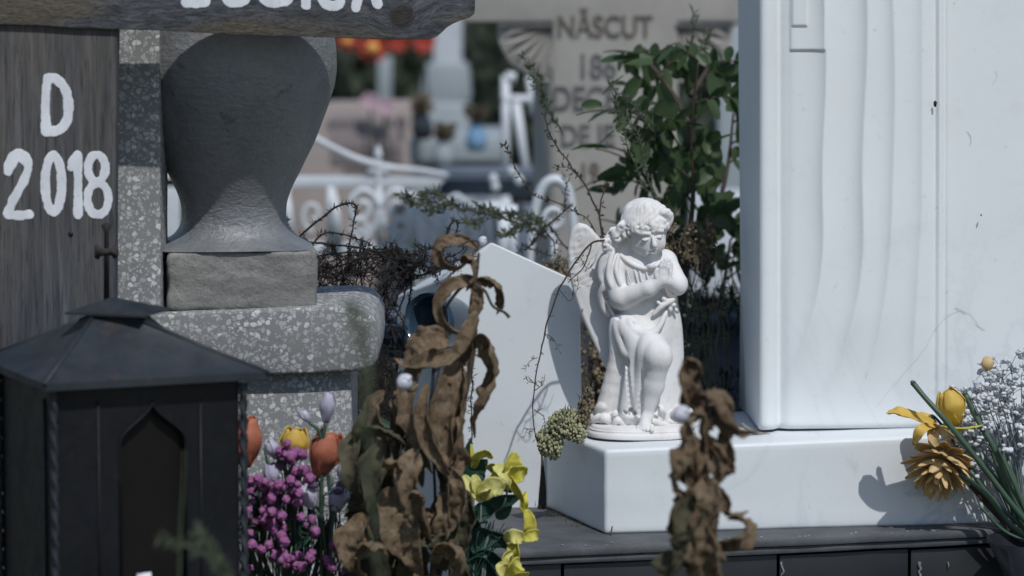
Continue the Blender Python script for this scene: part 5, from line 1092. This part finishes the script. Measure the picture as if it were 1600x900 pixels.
twigthing('bare_twig','bare forked brown twig with dark tangled tip above the white pillar','twig',6.5,[([(830,382),(850,358),(875,336),(890,322)],2.2),([(835,370),(826,385),(812,392)],1.4),([(850,360),(866,378),(868,400)],1.5),([(858,352),(872,372),(890,395),(893,415)],1.5),([(815,380),(840,392),(862,402)],1.3),([(880,330),(884,300),(882,270)],1)],'bramble',14,.012)
twigthing('budding_twig','slender dark twig with small buds rising in front of the stone cross lettering','twig',6.25,[([(945,400),(938,350),(920,300),(885,250),(862,215),(850,180)],1.8),([(935,335),(944,300),(948,290)],1.4),([(905,275),(888,262),(868,262)],.9),([(940,380),(920,345),(880,320),(830,300),(792,235),(782,225)],1.2)],'twig',9,.010,nw=.0016)
twigthing('feathery_sprig','soft feathery green sprig in front of the fan carving','sprig',6.6,[([(880,210),(856,170),(838,130),(818,88)],1.4),([(856,170),(848,150),(842,120)],1)],'sprig',40,.014,'sprig',nw=.0014)
twigthing('feathery_sprig','soft feathery green sprig rising in front of the shrub leaves','sprig',6.3,[([(1010,300),(985,240),(968,190),(962,150),(955,128)],1.3),([(1030,330),(1010,270),(1000,220),(985,190),(970,170)],1.2),([(1025,200),(1000,175),(975,150)],1)],'sprig',22,.012,'sprig',nw=.0012)
twigthing('feathery_sprig','soft feathery green sprig standing high beside the tall headstone','sprig',6.9,[([(1085,200),(1088,120),(1082,60),(1084,20)],1.6),([(1088,100),(1100,70),(1108,50)],1.2)],'sprig',18,.016,'sprig',nw=.0016)
twigthing('dry_vine','thin brown vine with curling tendrils across the wing and down the pillar','vine',6.03,[([(945,374),(925,380),(905,402),(886,430),(868,468),(852,520),(842,560),(836,600),(833,650),(838,680),(846,705)],1.8),([(925,382),(915,410),(900,430),(888,440)],1.2),([(838,600),(828,596),(822,590)],.8),([(835,640),(848,650),(852,665)],.9),([(836,610),(848,600),(852,585)],.8),([(852,520),(866,530),(872,545)],.7),([(875,455),(888,470),(898,462),(905,440)],.7),([(905,402),(918,420),(930,410),(935,395)],.7),([(838,560),(826,566),(820,580)],.7),([(835,670),(825,672),(820,682)],.7)],'twig',3,.010)
def shrub():
    Y=6.75; rt=thing('leafy_shrub','dark green shrub with rounded leaflets between the stone cross and tall headstone','shrub',(P(1075,560,Y)[0],Y,0))
    b=MB(); br=[[(1060,700),(1062,560),(1070,420),(1080,300),(1075,200),(1085,90)],[(1065,480),(1050,380),(1020,300),(990,250),(975,235)],[(1070,420),(1120,330),(1140,260),(1150,180)],[(1075,300),(1030,220),(990,170),(950,165)],[(1080,200),(1040,130),(1000,90),(975,95)],[(1068,440),(1030,400),(1000,380),(975,350)],[(1100,560),(1130,460),(1145,380)],[(1078,260),(1020,250),(960,285)],[(1080,150),(1110,110),(1140,100)]]
    fb=MB(); lit=MB()
    def leaf(c,d,L,mbx,wd_=.30,drp=.15,force=False):
        e=c+d*L*.6; ppx=800+min(e[0],c[0])/(e[1]*K)*cP; ppy=450-((e[2]-CZ)/e[1]+math.tan(PITCH))/K
        if not force and (ppx<(985 if ppy<80 else 962 if ppy<200 else 972 if ppy<260 else 962 if ppy<400 else 955) or ppy<70): return
        n=unit(np.cross(d,RS.randn(3))); n=unit(n+np.array((0,-.9,.5))); b0=c; pts=[b0+d*L*t+(0,0,-drp*L*t*t) for t in np.linspace(0,1,7)]
        mbx.ribbon(pts,L*wd_,.35,nc=5,rip=.05,shape='pet',ref=tuple(n))
    for pts in br:
        q=PP(pts,Y,10); q[:,1]+=np.linspace(0,RS.uniform(-.25,.15),len(q)); b.tube(q,[.006,.002],6)
        for j in range(8,len(q),4 if pts is not br[0] else 6):
            sd_=RS.choice((-1,1)); T=unit(q[j]-q[j-1]); ax=unit(T*.5+np.array((sd_*.8,RS.uniform(-.6,.6),RS.uniform(-.1,.4)))); L=RS.uniform(.045,.095); sub=[q[j]+ax*L*t+(0,0,-.02*t*t) for t in np.linspace(0,1,6)]
            b.tube(sub,[.002,.001],5)
            for k in range(1,6):
                for sg in (-1,1):
                    d=unit(ax*.4+np.array((RS.uniform(-.4,.4),RS.uniform(-.5,.3),sg*.8))); leaf(sub[k],d,RS.uniform(.026,.040),fb)
            leaf(sub[-1],ax,.05,fb)
    for (x,y,ang,L,mb_) in ((935,228,180,46,lit),(950,232,200,40,lit),(975,262,160,46,fb),(985,280,190,44,fb),(945,90,0,0,fb),(985,92,185,48,fb),(1000,85,200,44,fb),(975,118,130,44,fb),(1000,120,120,44,fb),(1020,95,190,50,fb),(960,170,150,46,fb),(940,165,190,34,fb),(1010,160,180,48,fb),(965,300,200,50,fb),(1090,330,90,50,fb),(1145,300,120,50,fb),(1110,380,180,60,fb),(1080,390,150,60,fb),(1060,280,100,60,fb),(1120,300,90,46,fb),(960,205,130,36,fb),(1065,345,200,60,fb),(1130,350,170,60,fb),(1030,130,70,54,fb),(1050,170,210,54,fb)):
        if L: a=math.radians(ang); leaf(P(x,y,Y-.05),unit((math.cos(a),-.2,-math.sin(a)*.6)),L*sc(Y)*.95,mb_,.31,force=True)
    for i in range(44):
        x=RS.uniform(1000,1155); y=RS.uniform(75,430); 
        if x<1050 and y<150 and RS.rand()<.6: continue
        a=RS.uniform(0,6.28); leaf(P(x,y,Y+RS.uniform(-.05,.25)),unit((math.cos(a),RS.uniform(-.4,.4),math.sin(a)*.7)),RS.uniform(.030,.046),fb,.31)
    b.build('branches',M['twig'],rt); fb.build('foliage',M['shrub'],rt); lit.build('sunlit_leaf',M['shrublit'],rt,label='leaf coloured yellow-green as if sunlit')
shrub()
# sedum cushions
def sedum(label,blobs,name='sedum',m='sedum',group='sedum cushions',Y=6.02,n=260):
    x,y,r=blobs[0]; rt=thing(name,label,'succulent plant',P(x,y+r,Y),group); b=MB(); core=MB()
    for x,y,r in blobs:
        c=P(x,y,Y); k=sc(Y); core.ell(c,r*k*.8,10,8,nzamp=.1)
        for i in range(int(n*(r/20)**2)):
            d=unit(RS.randn(3)); rr=r*k*(.8+.25*RS.rand())*(1+.18*mnoise.noise(Vector(d*2.5+c*30))); b.ell(c+d*rr,np.array((1,1,1.2))*RS.uniform(.0016,.0030),5,4)
    core.build('stems',M['drymass'],rt); b.build('buds',M[m],rt)
    b=MB()
    for x,y,r in blobs:
        for i in range(5): q=P(x+random.uniform(-r,r),y-r*.6,Y-.01); b.ribbon([q,q+(random.uniform(-.004,.004),0,.008),q+(random.uniform(-.008,.008),0,.014)],.001,.3,nc=3)
    b.build('sprouts',M['sprig'],rt)
sedum('largest pale green sedum cushion resting on the corner of the marble block',[(878,664,22),(900,672,18),(893,652,12)])
sedum('pale green sedum cushion hanging lowest at the end of the dry vine',[(860,695,20),(852,682,13),(866,708,10)])
sedum('small tan-topped sedum head highest, beside the plinth of the statue',[(916,636,13),(919,614,8),(911,654,11)],m='dryoch')
b=MB()
# dried weeds behind the angel
def weeds(name,label,area,Y,n,m1='drymass',heads=140,hr=.003,L=60,mh='dryoch'):
    st=[]; x0,x1,y0,y1=area
    for i in range(n):
        x=random.uniform(x0,x1); yb=y1+random.uniform(0,30); y=random.uniform(y0,y1); st.append(([(x+random.uniform(-10,10),yb,random.uniform(-.05,.05)),(x+random.uniform(-14,14),(yb+y)/2),(x,y),(x+random.uniform(-12,12),y-random.uniform(5,20))],random.uniform(.6,1.5)))
    rt=twigthing(name,label,'dry weed',Y,st,m1,8,.010,base=(P((x0+x1)/2,y1,Y)[0],Y,0)); b=MB()
    for i in range(heads):
        s_=st[random.randrange(n)][0]; t=random.random(); q=P(s_[2][0]+random.uniform(-9,9),s_[2][1]+random.uniform(-14,30)*t,Y+random.uniform(-.03,.03)); b.ell(q,hr*random.uniform(.5,1.3),5,4,nzamp=.3)
    b.build('seed_heads',M[mh],rt)
weeds('dry_weed','tan seed heads just right of the angel head',(1035,1118,348,400),6.3,26,heads=120,hr=.003)
weeds('dry_weed','spindly grey-green dry weed between the angel robe and tall headstone',(1068,1140,440,640),6.35,26,'sprig',90,.0035,mh='sprig')
weeds('dry_weed','brown dry weed in the gap between pillar and angel wing',(905,955,500,655),6.4,60,heads=160,hr=.004)
weeds('dry_weed','thick brown weed mass low behind the statue and headstone',(1060,1160,590,660),6.55,50,'bramble',60,.0025)
weeds('dry_weed','low tan grass along the slope of the pillar top, beside the wing',(850,905,408,440),6.32,30,heads=80,hr=.0035)
weeds('dry_weed','dark leafy tangle below the shrub, right of the angel elbow',(1070,1158,400,500),6.6,26,'bramble',50,.0025)
b=MB(); 
for i in range(60):
    x=random.uniform(835,960); q=P(x,848-abs(x-945)*.5+random.uniform(-3,3) if x<945 else 846-random.uniform(0,3),5.93 if x>940 else 6.0); d=unit((random.uniform(-.6,.6),-.2,1)); b.ribbon([q,q+d*.004,q+d*random.uniform(.004,.016)],.0006,.2,nc=3,rip=0)
tag(b.build('moss_fringe',M['drymass']),'thin dry moss and grass along the foot of the marble block','moss',kind='stuff')
b=MB(); b.tube(PP([(953,846),(955,832),(957,822)],5.92,3),[.002,.001],5); tag(b.build('grass_tuft',M['drymass']),'tiny dry grass tuft at the near corner of the marble block','grass tuft')
